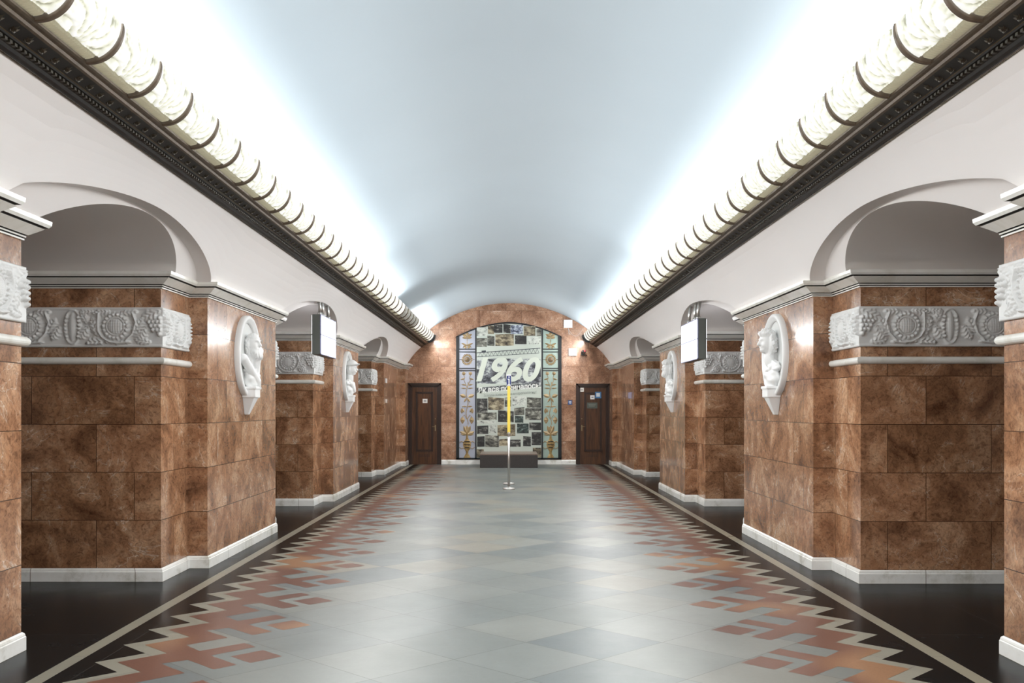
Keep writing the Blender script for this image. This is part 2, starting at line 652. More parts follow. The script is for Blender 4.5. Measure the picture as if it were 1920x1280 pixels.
def frieze_height(s, t):
    """s metres from the corner, t metres above the band's foot (0..0.356)"""
    h = np.zeros_like(s)
    P = .77
    c = .18

    def dome(cx, cy, r, hh):
        nonlocal h
        d = np.hypot(s - cx, t - cy) / r
        h = np.maximum(h, hh * np.sqrt(np.clip(1 - d * d, 0, 1)))

    def stroke(pts, r, hh):
        nonlocal h
        for (ax, ay), (bx, by) in zip(pts, pts[1:]):
            d, _ = sdf_seg(s, t, ax, ay, bx, by)
            h = np.maximum(h, hh * np.sqrt(np.clip(1 - (d / r) ** 2, 0, 1)))

    def leaf(ax, ay, bx, by, wdt, hh):
        nonlocal h
        L = math.hypot(bx - ax, by - ay)
        ux, uy = (bx - ax) / L, (by - ay) / L
        a = ((s - ax) * ux + (t - ay) * uy) / L
        b = (-(s - ax) * uy + (t - ay) * ux)
        inside = (a > 0) & (a < 1)
        ww = 1.45 * wdt * np.sin(PI * np.clip(a, 0, 1)) ** .7 * (1 + .16 * np.sin(a * 26))
        q = np.where(inside, np.abs(b) / np.maximum(ww, 1e-4), 2)
        prof = np.clip(1 - q, 0, 1) ** .45 * (1 - .45 * np.exp(-(b / .005) ** 2)) * (.8 + .2 * np.cos(a * 30 - np.abs(b) * 160))
        h = np.maximum(h, np.where(inside, hh * prof, 0))

    smax = float(np.max(s))
    k = 0
    cx0 = .41
    # bunch of grapes at the corner
    for r in range(5):
        for q in range(4 - (r > 2) - (r > 3)):
            dome(-.01 + q * .036 + (r % 2) * .018, .26 - r * .036, .021, .028)
    leaf(.02, .33, .20, .24, .035, .02)
    leaf(.17, .06, .26, .20, .045, .024)
    leaf(.10, .04, .25, .07, .03, .02)
    while cx0 - .4 < smax:
        x = cx0
        d = np.hypot(s - x, t - c - .005)
        ang = np.arctan2(t - c - .005, s - x)
        # petal rim, bead ring, domed hatched disc
        rim = np.where(d < .128 + .006 * np.cos(18 * ang), .014, 0)
        h = np.maximum(h, rim * np.clip((.134 - d) / .012, 0, 1))
        h = np.maximum(h, .026 * np.exp(-((d - .078) / .009) ** 2))
        disc = .017 + .012 * np.sqrt(np.clip(1 - (d / .07) ** 2, 0, 1)) + .0035 * np.cos((s + t) * 300) * np.cos((s - t) * 300)
        h = np.where(d < .068, disc, h)
        for q in range(18):
            a = q * 2 * PI / 18
            dome(x + .104 * math.cos(a), c + .005 + .104 * math.sin(a), .016, .032)
        # stems
        stroke([(x + .15, .30), (x + .155, .22), (x + .15, .14), (x + .12, .09), (x + .05, .045), (x - .03, .035), (x - .12, .045)], .011, .026)
        stroke([(x - .15, .30), (x - .18, .22), (x - .15, .12), (x - .09, .06)], .010, .024)
        leaf(x - .04, .305, x - .20, .315, .028, .024)
        leaf(x + .09, .055, x + .27, .035, .034, .026)
        leaf(x + .16, .10, x + .215, .27, .036, .026)
        leaf(x - .16, .12, x - .235, .26, .036, .024)
        leaf(x + .05, .32, x + .19, .31, .024, .022)
        leaf(x + .20, .32, x + .33, .31, .024, .024)
        leaf(x + .24, .19, x + .33, .07, .034, .026)
        leaf(x + .25, .21, x + .31, .32, .03, .024)
        leaf(x - .27, .19, x - .20, .06, .034, .026)
        for q in range(6):
            dome(x - .10 + q * .045, .040 + .008 * math.sin(q * 2.1), .015, .024)
        for q in range(3):
            dome(x + .155 + q * .02, .325 - q * .012, .012, .022)
        # pod between the rosettes
        px = x + P / 2
        lens = np.clip(1 - ((s - px) / .034) ** 2 - ((t - c) / .13) ** 2, 0, 1)
        h = np.maximum(h, .024 * np.sqrt(lens) * (.8 + .2 * np.cos((s - px) * 420)))
        for q in range(6):
            tt = c + .085 - q * .034
            ww = .046 + .014 * math.cos((tt - c) * 16)
            dome(px - ww, tt, .015, .026)
            dome(px + ww, tt, .015, .026)
        lens2 = np.abs(np.hypot((s - px) / .075, (t - c) / .15) - 1)
        h = np.maximum(h, .014 * np.exp(-(lens2 / .07) ** 2))
        cx0 += P
        k += 1
    # plain borders
    h = np.where((t < .022) | (t > .334), 0.004, h)
    edge = np.minimum(np.minimum(t, .356 - t) / .006, 1)
    return h * np.clip(edge, 0, 1)


def frieze_mesh(s, ypos, ydir, inner_x, x_out):
    """L shaped carved band round one jamb block. ypos = y of the transverse face, ydir = -1 when that face looks to the camera"""
    bm = bmesh.new()
    th = .022

    def grid(L, step, fpos, rounded_end=False, flip=False):
        ns = int(L / step) + 1
        nt_ = 60
        ss = np.linspace(0, L, ns)
        tt = np.linspace(0, .356, nt_)
        Sg, Tg = np.meshgrid(ss, tt, indexing='ij')
        H = frieze_height(Sg + (.0 if not rounded_end else .02), Tg) * 1.45 * np.clip(Sg / .012, 0, 1) + th
        if rounded_end:
            H = H * np.clip((L - Sg) / .03, 0, 1) ** .5
        vs = [[bm.verts.new(fpos(ss[i], tt[j], H[i, j])) for j in range(nt_)] for i in range(ns)]
        for i in range(ns - 1):
            for j in range(nt_ - 1):
                q = (vs[i][j], vs[i + 1][j], vs[i + 1][j + 1], vs[i][j + 1])
                bm.faces.new(q[::-1] if flip else q)
        for row_i, zz in ((0, FZ0), (nt_ - 1, FZ1)):     # top and bottom returns
            for i in range(ns - 1):
                a, b = vs[i][row_i], vs[i + 1][row_i]
                c_ = bm.verts.new(fpos(ss[i + 1], tt[row_i], 0))
                d_ = bm.verts.new(fpos(ss[i], tt[row_i], 0))
                bm.faces.new((a, b, c_, d_))
    grid(x_out - inner_x, .007, lambda a, t, h: (s * (inner_x - th + a * (x_out - inner_x + th) / (x_out - inner_x)), ypos + ydir * h, FZ0 + t))
    grid(BLK - .005, .007, lambda a, t, h: (s * (inner_x - h), ypos + ydir * th - ydir * a * (BLK + th - .006) / (BLK - .005), FZ0 + t), rounded_end=True)
    return bm


FRIEZE_CACHE = {}


def frieze_obj(s, ypos, ydir, parent, loc):
    key = (s, ydir)
    if key not in FRIEZE_CACHE:
        bm = frieze_mesh(s, 0, ydir, BX, OX - .05)
        bmesh.ops.recalc_face_normals(bm, faces=bm.faces)
        o = link_mesh('frieze', bm, M['carved'], parent, smooth=True)
        FRIEZE_CACHE[key] = o.data
    else:
        o = bpy.data.objects.new('frieze', FRIEZE_CACHE[key])
        C.objects.link(o)
        o.parent = parent
    o.location = (-loc[0], ypos - loc[1], 0)
    return o


PIER_LABELS = {
    (-1, 1): 'brown marble pier cut by the left edge of the photo, no medallion in view',
    (1, 1): 'brown marble pier cut by the right edge of the photo, no medallion in view',
    (-1, 2): 'large brown marble pier on the left holding the bearded bust',
    (1, 2): 'large brown marble pier on the right holding the curly haired bust',
    (-1, 3): 'smaller brown marble pier on the left behind the hanging light box',
    (1, 3): 'smaller brown marble pier on the right behind the hanging light box',
    (-1, 4): 'farthest left marble pier joining the end wall beside the door with one sticker',
    (1, 4): 'farthest right marble pier joining the end wall beside the door with blue notice',
    (-1, 0): 'brown marble pier behind the camera on the left',
    (1, 0): 'brown marble pier behind the camera on the right',
}


def build_pier(s, i):
    y0, y1 = spans(s)[i]
    yb0 = y0 - BLK if i != 0 else BACK_Y
    p = plan(s, i)
    base = (s * HX, (y0 + min(y1, END_Y)) / 2, 0)
    root = empty('marble_pier', base, PIER_LABELS[(s, i)], 'pier', 'marble piers along the hall' if i else None)
    Tm = Matrix.Translation((-base[0], -base[1], 0))

    def put(name, bm, mats, smooth=False):
        bm.transform(Tm)
        return link_mesh(name, bm, mats, root, smooth)
    bm = bmesh.new()
    sweep(bm, p, [(0, 0), (0, MARB_TOP)])
    top = [bm.verts.new((x, y, MARB_TOP)) for x, y in p]
    bm.faces.new(top)
    put('marble_cladding', bm, M['marble'])
    bm = bmesh.new()
    sweep(bm, p, SK_PROF)
    put('skirting', bm, M['skirt'])
    bm = bmesh.new()
    sweep(bm, p, COR_PROF, mi=COR_MI)
    put('cornice', bm, [M['white'], M['line']])
    # half round rails and carved bands on the jamb blocks
    jobs = []
    if i != 0:
        jobs.append((y0, -1))
    if i != 4:
        jobs.append((y1, 1))
    for ye, d in jobs:
        yf = ye + d * BLK
        pts = [(s * (BX), ye + d * .004), (s * BX, yf), (s * (OX - .05), yf)]
        if (s > 0) == (d > 0):
            pass
        bm = bmesh.new()
        r = .031
        prof = [(0, 1.948), (.012, 1.948)] + [(.012 + r * math.cos(a), 1.98 + r * math.sin(a)) for a in np.linspace(-PI / 2, PI / 2, 9)] + [(0, 2.012)]
        path = pts if (s * d) > 0 else pts[::-1]
        if s * d > 0:
            path = pts[::-1]
        else:
            path = pts
        sweep(bm, path, prof, closed=False)
        # rounded stop at the recess end
        bmesh.ops.create_uvsphere(bm, u_segments=12, v_segments=8, radius=r,
                                  matrix=Matrix.Translation((s * (BX - .012), ye + d * .012, 1.98)))
        put('rail', bm, M['white'], True)
        frieze_obj(s, yf, d, root, base)
    return root


for s in (-1, 1):
    for i in range(5):
        build_pier(s, i)


# ---- plaster walls with arches
def outer_x(z):
    return 2.854 - .763 * (z - COR_TOP) + .25 * (z - COR_TOP) * max(0, 3.283 - z) - .047 * max(0, (z - COR_TOP) / .516) ** 5


def inner_x(z):
    return 3.00 - .80 * (z - COR_TOP)


def arch_z(u, rise, n, q):
    u = min(1, abs(u))
    return COR_TOP - .012 + (rise + .012) * (1 - u ** n) ** q


def build_wall(s):
    bm = bmesh.new()
    zt = 3.283
    NV = 7
    sp = spans(s)

    def sheet(cols, fx):
        prev = None
        for y, zb, ztop in cols:
            cur = [bm.verts.new((s * fx(zb + (ztop - zb) * k / NV), y, zb + (ztop - zb) * k / NV)) for k in range(NV + 1)]
            if prev:
                for k in range(NV):
                    q = (prev[k], cur[k], cur[k + 1], prev[k + 1])
                    bm.faces.new(q)
            prev = cur
    for i in range(5):
        y0, y1 = sp[i]
        if i == 4:
            y1 = END_Y + .05
        if i == 0:
            y0 = BACK_Y
        ys = np.linspace(y0, y1, 8)
        sheet([(y, COR_TOP - .012, zt) for y in ys], outer_x)
        if i < 4:
            a, b = y1, sp[i + 1][0]
            yc, hw = (a + b) / 2, (b - a) / 2
            hin = hw - BLK
            n = 64
            us = [-math.cos(PI * k / n) for k in range(n + 1)]
            fo = lambda y: COR_TOP - .012 + (arch_z((y - yc + .117) / (hw - .019), .298, 1.80, .70) - COR_TOP + .012) * min(1, max(0, (y - a) / .12)) ** .5
            fi = lambda y: (arch_z((y - yc) / (hin + .04), .284, 2.05, .87) if abs(y - yc) < hin + .04 else COR_TOP - .012)
            sheet([(yc + hw * u, fo(yc + hw * u), zt) for u in us], outer_x)
            # reveal between the outer and the inner plane
            prev = None
            for u in us:
                y = yc + hw * u
                z = fo(y)
                cur = [bm.verts.new((s * outer_x(z), y, z)), bm.verts.new((s * (inner_x(z) + .0), y, z))]
                if prev:
                    bm.faces.new((prev[0], cur[0], cur[1], prev[1]))
                prev = cur
            # inner plane, with the smaller arch
            uu = sorted(set([round(yc + hw * u, 5) for u in us] + [round(yc - (hin + .04) * math.cos(PI * k / 40), 5) for k in range(41)]))
            cols = []
            for y in uu:
                zb = fi(y)
                cols.append((y, min(zb, fo(y)), fo(y)))
            sheet(cols, inner_x)
            # barrel of the passage
            prev = None
            for k in range(41):
                y = yc - (hin + .04) * math.cos(PI * k / 40)
                z = fi(y)
                cur = [bm.verts.new((s * (inner_x(z)), y, z)), bm.verts.new((s * (OX + .02), y, z))]
                if prev:
                    bm.faces.new((prev[0], cur[0], cur[1], prev[1]))
                prev = cur
            # header over the platform end of the passage
            yy = [yc - (hin + .04) * math.cos(PI * k / 40) for k in range(41)]
            prev = None
            for y in yy:
                cur = [bm.verts.new((s * (OX + .02), y, fi(y))), bm.verts.new((s * (OX + .02), y, 4.2))]
                if prev:
                    bm.faces.new((prev[0], cur[0], cur[1], prev[1]))
                prev = cur
    # plaster over the piers on the platform side
    for i in range(5):
        y0, y1 = sp[i]
        ya = y0 - BLK + .04 * 0 if i else BACK_Y
        yb = y1 + BLK if i < 4 else END_Y + .3
        poly(bm, [(s * (OX + .02), ya - .0, 2.6), (s * (OX + .02), yb, 2.6), (s * (OX + .02), yb, 4.2), (s * (OX + .02), ya, 4.2)])
    # ledge carrying the cove
    poly(bm, [(s * (outer_x(zt)), BACK_Y, zt), (s * 2.74, BACK_Y, zt + .01), (s * 2.74, END_Y + .05, zt + .01), (s * outer_x(zt), END_Y + .05, zt)])
    o = link_mesh('wall_' + SIDE[s], bm, M['plaster'], smooth=False)
    for p in o.data.polygons:
        p.use_smooth = False
    tag(o, kind='structure')
    # platform side: track wall, ceiling
    bm = bmesh.new()
    poly(bm, [(s * 9, BACK_Y, 0), (s * 9, 28.2, 0), (s * 9, 28.2, 4.2), (s * 9, BACK_Y, 4.2)])
    poly(bm, [(s * OX, BACK_Y, 4.2), (s * 9, BACK_Y, 4.2), (s * 9, 28.2, 4.2), (s * OX, 28.2, 4.2)])
    poly(bm, [(s * OX, 28.2, 0), (s * 9, 28.2, 0), (s * 9, 28.2, 4.2), (s * OX, 28.2, 4.2)])
    poly(bm, [(s * OX, BACK_Y, 0), (s * 9, BACK_Y, 0), (s * 9, BACK_Y, 4.2), (s * OX, BACK_Y, 4.2)])
    tag(link_mesh('wall_platform_' + SIDE[s], bm, M['plaster']), kind='structure')
    # thin bronze trim line on the plaster under the cornice
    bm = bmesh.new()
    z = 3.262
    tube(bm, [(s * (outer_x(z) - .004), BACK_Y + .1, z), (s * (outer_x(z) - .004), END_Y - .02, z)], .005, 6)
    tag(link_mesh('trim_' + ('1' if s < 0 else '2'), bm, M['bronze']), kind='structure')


for s in (-1, 1):
    build_wall(s)


# ------------------------------------------------------------------ bronze light cornice with glass shades
def LC(side):
    s = side
    root = empty('light_cornice', (s * 2.4, (BACK_Y + END_Y) / 2, 3.28),
                 'long dark bronze cornice carrying the %s row of glass lamp shades' % SIDE[s], 'cornice')
    base = Vector(root.location)

    def put(name, bm, mats, smooth=False):
        bm.transform(Matrix.Translation(-base))
        return link_mesh(name, bm, mats, root, smooth)
    Y0, Y1 = BACK_Y + .02, END_Y - .03
    prof = [(2.415, 3.262), (2.395, 3.268), (2.385, 3.282), (2.378, 3.284), (2.372, 3.300), (2.356, 3.304), (2.350, 3.312), (2.343, 3.313), (2.28, 3.345), (2.268, 3.352), (2.262, 3.366), (2.248, 3.372), (2.238, 3.380), (2.236, 3.392), (2.25, 3.40), (2.44, 3.34), (2.44, 3.27)]
    mi = [0, 0, 0, 0, 0, 0, 2, 0, 1, 1, 1, 1, 1, 1, 0, 0]
    bm = bmesh.new()
    a = [bm.verts.new((s * x, Y0, z)) for x, z in prof]
    b = [bm.verts.new((s * x, Y1, z)) for x, z in prof]
    n = len(prof)
    for k in range(n):
        f = bm.faces.new((a[k], a[(k + 1) % n], b[(k + 1) % n], b[k]))
        f.material_index = mi[k] if k < len(mi) else 0
    bm.faces.new(a)
    bm.faces.new(b)
    bmesh.ops.recalc_face_normals(bm, faces=bm.faces)
    put('moulding', bm, [M['bronze_dark'], M['bronze'], M['gilt']])
    # palmette ornament along the sloping face, one raised motif every 14 cm
    bm = bmesh.new()
    p0, p1 = Vector((2.343, 3.313)), Vector((2.28, 3.345))
    sl = (p1 - p0)
    L = sl.length
    su = sl / L
    nn = Vector((-su.y, -su.x))      # outward (down towards the hall)
    nn = Vector((-.45, -.89))
    for k in range(int((Y1 - 3.4) / .14)):
        yc = 3.4 + k * .14
        for ang, ln, wd in ((0, .046, .010), (.7, .040, .009), (-.7, .040, .009), (1.35, .03, .008), (-1.35, .03, .008)):
            def P(a_, b_, h_):
                q = p0 + su * (L * .12 + a_ * 1.0) + nn * h_
                return (s * q.x, yc + b_, q.y)
            tip = (ln * math.cos(ang) + .008, ln * math.sin(ang))
            sd = (-math.sin(ang) * wd, math.cos(ang) * wd)
            mid = (tip[0] * .55, tip[1] * .55)
            v = [bm.verts.new(P(.004, 0, 0)), bm.verts.new(P(mid[0] + sd[0], mid[1] + sd[1], 0)), bm.verts.new(P(tip[0], tip[1], .001)),
                 bm.verts.new(P(mid[0] - sd[0], mid[1] - sd[1], 0)), bm.verts.new(P(mid[0], mid[1], .010))]
            for q in ((0, 1), (1, 2), (2, 3), (3, 0)):
                bm.faces.new((v[q[0]], v[q[1]], v[4]))
        # small dentils on the lower band
        for q in range(3):
            yy = yc + q * .0467
            box(bm, *(sorted((s * 2.381, s * 2.358))), yy, yy + .024, 3.283, 3.297)
    bmesh.ops.recalc_face_normals(bm, faces=bm.faces)
    put('ornament', bm, M['ornament'])
    return root


for s in (-1, 1):
    LC(s)

SC = Vector((2.25, 3.59))
SR = .19
PITCH = .576
A_LOW, A_BEAD, A_TOP = math.radians(272), math.radians(246), math.radians(179)


def shade_meshes(s):
    out = {}
    ns, na = 64, 56
    rng = np.random.RandomState(3)
    bm = bmesh.new()
    rel = bm.verts.layers.float.new('relief')
    Lp = PITCH
    vs = []
    for i in range(ns + 1):
        row = []
        y = .022 + (Lp - .044) * i / ns
        for j in range(na + 1):
            a = A_BEAD + (A_TOP - A_BEAD) * j / na
            t = SR * (A_BEAD - a)
            # palmette fan rising from the lower edge, with scrolls at its sides
            dx, dt = y - Lp * .5, t + .03
            th = math.atan2(dx, dt)
            rr = math.hypot(dx, dt)
            rid = abs(math.cos(th * 6.5 + .6 * math.sin(rr * 28)))
            env = math.exp(-((rr - .17) / .12) ** 2)
            nz = mnoise.noise(Vector((y * 15, t * 15, 1.7 + s))) + .9 * mnoise.noise(Vector((y * 42, t * 42, 4)))
            sc = .5 + .5 * math.cos(math.hypot(abs(dx) - .19, t - .22) * 75)
            hgt = env * rid ** .6 + (1 - env) * .55 * sc + nz * .42
            e = min(1, i / 5, (ns - i) / 5)
            hgt = max(0, min(1.1, hgt)) * e + .75 * (1 - e)
            bulge = .012 * math.sin(PI * i / ns)
            r = SR + bulge + .015 * hgt
            v = bm.verts.new((s * (SC.x + r * math.cos(a)), y, SC.y + r * math.sin(a)))
            v[rel] = min(1, max(0, .10 + .85 * hgt))
            row.append(v)
        vs.append(row)
    for i in range(ns):
        for j in range(na):
            bm.faces.new((vs[i][j], vs[i + 1][j], vs[i + 1][j + 1], vs[i][j + 1]))
    bmesh.ops.recalc_face_normals(bm, faces=bm.faces)
    out['shade'] = bm
    # beaded lower strip
    bm = bmesh.new()
    rows = []
    nb = 60
    for i in range(nb + 1):
        y = .022 + (Lp - .044) * i / nb
        row = []
        for j in range(13):
            a = A_LOW + (A_BEAD - A_LOW) * j / 12
            b_ = .012 * abs(math.sin(PI * i / 3)) * (1 if 3 <= j <= 9 else .1) + (.006 if j in (1, 11) else 0)
            r = SR - .004 + b_
            row.append(bm.verts.new((s * (SC.x + r * math.cos(a)), y, SC.y + r * math.sin(a))))
        rows.append(row)
    for i in range(nb):
        for j in range(12):
            bm.faces.new((rows[i][j], rows[i + 1][j], rows[i + 1][j + 1], rows[i][j + 1]))
    bmesh.ops.recalc_face_normals(bm, faces=bm.faces)
    out['beaded_strip'] = bm
    # bronze rib at the joint
    bm = bmesh.new()
    m = 40
    prev = None
    for j in range(m + 1):
        a = A_LOW + (A_TOP - A_LOW) * j / m
        fade = max(0, math.sin(PI * min(1, .1 + .9 * j / m))) ** .7
        r0, r1 = SR - .01, SR + .015 + .014 * fade
        hw = .005 + .014 * fade
        cur = []
        for rr, yy in ((r0, -hw), (r1 - .006, -hw), (r1, -hw * .6), (r1, hw * .6), (r1 - .006, hw), (r0, hw)):
            cur.append(bm.verts.new((s * (SC.x + rr * math.cos(a)), yy, SC.y + rr * math.sin(a))))
        if prev:
            for k in range(6):
                bm.faces.new((prev[k], prev[(k + 1) % 6], cur[(k + 1) % 6], cur[k]))
        else:
            bm.faces.new(cur)
        prev = cur
    bm.faces.new(prev[::-1])
    bmesh.ops.recalc_face_normals(bm, faces=bm.faces)
    out['rib'] = bm
    return out


ORD = ['', 'first', 'second', 'third', 'fourth', 'fifth', 'sixth', 'seventh', 'eighth', 'ninth', 'tenth', 'eleventh', 'twelfth',
       'thirteenth', 'fourteenth', 'fifteenth', 'sixteenth', 'seventeenth', 'eighteenth', 'nineteenth', 'twentieth',
       'twenty-first', 'twenty-second', 'twenty-third', 'twenty-fourth', 'twenty-fifth']


def build_shades(s):
    first = 4.71 - PITCH * 2
    total = int((END_Y - .02 - first) / PITCH)
    protos = {}
    ms = shade_meshes(s)
    me = {}
    for key, bm in ms.items():
        mesh = bpy.data.meshes.new(key)
        for v in bm.verts:
            v.co.x -= s * SC.x
            v.co.z -= SC.y
        bm.to_mesh(mesh)
        bm.free()
        for p in mesh.polygons:
            p.use_smooth = key != 'rib'
        me[key] = mesh
    me['shade'].materials.append(M['shade'])
    me['beaded_strip'].materials.append(M['bead'])
    me['rib'].materials.append(M['rib'])
    off = me['shade'].copy()
    off.materials.clear()
    off.materials.append(M['shade_off'])
    boff = me['beaded_strip'].copy()
    boff.materials.clear()
    boff.materials.append(M['bead_off'])
    k = 0
    y = first
    while y + PITCH < END_Y - .02:
        dark = s < 0 and UNLIT[0] - .4 < y < UNLIT[1] - .3
        o = bpy.data.objects.new('lamp_shade', off if dark else me['shade'])
        C.objects.link(o)
        o.location = (s * SC.x, y, SC.y)
        back = total - k            # count from the end wall
        grp = 'glass lamp shades of the %s row' % SIDE[s]
        if dark:
            q = int((y - (UNLIT[0] - .4)) / PITCH) + 1
            lab = '%s unlit grey glass lamp shade of the dark stretch in the left row' % ORD[q]
        elif k < 2:
            lab = '%s glass lamp shade of the %s row, out past the top corner' % (ORD[k + 1], SIDE[s])
        elif k <= 22:
            lab = '%s lit glass lamp shade from the photo corner in the %s row' % (ORD[k - 1], SIDE[s])
        else:
            lab = '%s small lit glass lamp shade from the end wall in the %s row' % (ORD[back], SIDE[s])
        tag(o, lab, 'lamp shade', grp)
        for nm, d in (('beaded_strip', boff if dark else me['beaded_strip']), ('rib', me['rib'])):
            c = bpy.data.objects.new(nm, d)
            C.objects.link(c)
            c.parent = o
        y += PITCH
        k += 1
    # closing cap of the row at the end wall
    bm = bmesh.new()
    pts = [(s * (SR + .02) * math.cos(a), 0, (SR + .02) * math.sin(a)) for a in np.linspace(A_LOW, A_TOP, 20)] + [(0.03 * s, 0, .1), (.05 * s, 0, -.12)]
    a = [bm.verts.new(p) for p in pts]
    b = [bm.verts.new((p[0], .03, p[2])) for p in pts]
    bm.faces.new(a)
    bm.faces.new(b[::-1])
    for q in range(len(a)):
        bm.faces.new((a[q], a[(q + 1) % len(a)], b[(q + 1) % len(a)], b[q]))
    bmesh.ops.recalc_face_normals(bm, faces=bm.faces)
    o = link_mesh('end_cap', bm, M['bronze_dark'])
    o.location = (s * SC.x, END_Y - .035, SC.y)
    root = [r for r in C.objects if r.name.startswith('light_cornice') and r.location.x * s > 0][0]
    o.parent = root
    o.matrix_parent_inverse = Matrix.Translation(-root.location)


for s in (-1, 1):
    build_shades(s)


# ------------------------------------------------------------------ end wall
def build_end_wall(yw, name, thick):
    bm = bmesh.new()
    uvl = bm.loops.layers.uv.verify()
    pts = []
    a0 = math.asin((3.2 - VC) / VR)
    arc = [(VR * math.cos(a), VC + VR * math.sin(a)) for a in np.linspace(a0, PI - a0, 49)]
    pts = [(-5.3, 0), (5.3, 0), (5.3, 3.2)] + [(x, z + .02) for x, z in arc] + [(-5.3, 3.2)]
    # a fan of faces so that the outline can be concave
    lo = [(5.3, 0), (5.3, 3.2)] + arc + [(-5.3, 3.2), (-5.3, 0)]
    c = bm.verts.new((0, yw, 1.5))
    ring = [bm.verts.new((x, yw, z + (.02 if z > 3.2 else 0))) for x, z in lo]
    for k in range(len(ring)):
        bm.faces.new((c, ring[k], ring[(k + 1) % len(ring)]))
    for f in bm.faces:
        for lp in f.loops:
            lp[uvl].uv = (lp.vert.co.x + 10, lp.vert.co.z)
    bmesh.ops.recalc_face_normals(bm, faces=bm.faces)
    tag(link_mesh(name, bm, M['marble_end']), kind='structure')


build_end_wall(END_Y, 'wall_end', .3)
build_end_wall(BACK_Y, 'wall_back', .3)

K = 67.35


def WX(px):
    return (px - 954) / K


def WZ(py):
    return EYE + (766 - py) / K


# skirting pieces of the end wall
segs = [(827.5, 855), (855, 903), (1005, 1053), (1053, 1079.5)]
for k, (a, b) in enumerate(segs):
    d = .03 if k in (1, 2) else .018
    bm = bmesh.new()
    path = [(WX(b), END_Y - .001), (WX(a), END_Y - .001)]
    prof = [(x + (d - .018), z) for x, z in SK_PROF]
    prof[-1] = (0, .12)
    prof = [(p[0], p[1] * 1.08) for p in prof]
    sweep(bm, [(WX(a), END_Y), (WX(b), END_Y)], prof, closed=False)
    tag(link_mesh('baseboard_end', bm, M['skirt']), kind='structure')


# ------------------------------------------------------------------ doors
def build_door(n, x0, x1, ztop, handle_right, stickers):
    yw = END_Y
    root = bpy.data.objects.new('door_%d' % n, None)
    C.objects.link(root)
    root.location = ((x0 + x1) / 2, yw, 0)
    tag(root, 'dark varnished wooden door at the %s of the end wall' % ('left' if n == 1 else 'right'), 'door', kind='structure')
    cx = (x0 + x1) / 2

    def put(name, bm, m, parent=root, smooth=False):
        bm.transform(Matrix.Translation((-cx, -yw, 0)))
        return link_mesh(name, bm, m, parent, smooth)
    fw = .115
    bm = bmesh.new()
    # stepped frame
    for (a, b, d) in ((0, .05, .075), (.05, .085, .055), (.085, fw, .035)):
        box(bm, x0 + a, x0 + b, yw - d, yw, 0, ztop - a)
        box(bm, x1 - b, x1 - a, yw - d, yw, 0, ztop - a)
        box(bm, x0 + a, x1 - a, yw - d, yw, ztop - b, ztop - a)
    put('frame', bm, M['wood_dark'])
    lx0, lx1, lz = x0 + fw, x1 - fw, ztop - fw
    bm = bevbox(lx0, lx1, yw - .024, yw - .002, .01, lz, .003)
    leaf = put('leaf', bm, M['wood'])
    # raised panel moulding
    bm = bmesh.new()
    px0, px1, pz0, pz1 = lx0 + .11, lx1 - .11, .36, lz - .13
    for a, d in ((0, .045), (.02, .036), (.035, .03)):
        w_ = .02
        box(bm, px0 + a, px0 + a + w_, yw - d, yw - .02, pz0 + a, pz1 - a)
        box(bm, px1 - a - w_, px1 - a, yw - d, yw - .02, pz0 + a, pz1 - a)
        box(bm, px0 + a, px1 - a, yw - d, yw - .02, pz0 + a, pz0 + a + w_)
        box(bm, px0 + a, px1 - a, yw - d, yw - .02, pz1 - a - w_, pz1 - a)
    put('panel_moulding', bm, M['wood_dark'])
    # vent slots
    bm = bmesh.new()
    for r in range(2):
        for q in range(7):
            xx = (lx0 + lx1) / 2 - .15 + q * .045
            box(bm, xx, xx + .03, yw - .0265, yw - .02, .22 + r * .035, .236 + r * .035)
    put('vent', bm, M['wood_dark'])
    hx = lx1 - .045 if handle_right else lx0 + .045
    bm = bevbox(hx - .016, hx + .016, yw - .032, yw - .022, .93, 1.10, .003)
    hd = put('handle', bm, M['gilt'])
    bm = bmesh.new()
    sgn = -1 if handle_right else 1
    tube(bm, [(hx, yw - .03, 1.05), (hx, yw - .07, 1.05), (hx + sgn * .09, yw - .07, 1.05)], .008, 8)
    bmesh.ops.create_uvsphere(bm, u_segments=12, v_segments=8, radius=.014, matrix=Matrix.Translation((hx, yw - .036, 1.27)))
    put('lever', bm, M['gilt'], hd, True)
    return root


build_door(1, WX(764.6), WX(827.2), WZ(718), True, None)
build_door(2, WX(1080), WX(1143.2), WZ(719), False, None)


def plate(name, px0, px1, py0, py1, col, label, cat, y=END_Y, d=.012, extra=None, group=None):
    m = plain(name + '_paint', col, .35, var=.03)
    bm = bevbox(WX(px0), WX(px1), y - d, y + .001, WZ(py1), WZ(py0), .002)
    cx, cz = (WX(px0) + WX(px1)) / 2, (WZ(py0) + WZ(py1)) / 2
    bm.transform(Matrix.Translation((-cx, -y, -cz)))
    o = link_mesh(name, bm, m)
    o.location = (cx, y, cz)
    tag(o, label, cat, group)
    return o


def child_box(parent, name, x0, x1, y0, y1, z0, z1, col, label=None, rough=.4):
    bm = bmesh.new()
    box(bm, x0, x1, y0, y1, z0, z1)
    bmesh.ops.recalc_face_normals(bm, faces=bm.faces)
    o = link_mesh(name, bm, plain(name + '_col', col, rough, var=.02), parent)
    if label:
        o['label'] = label
    return o


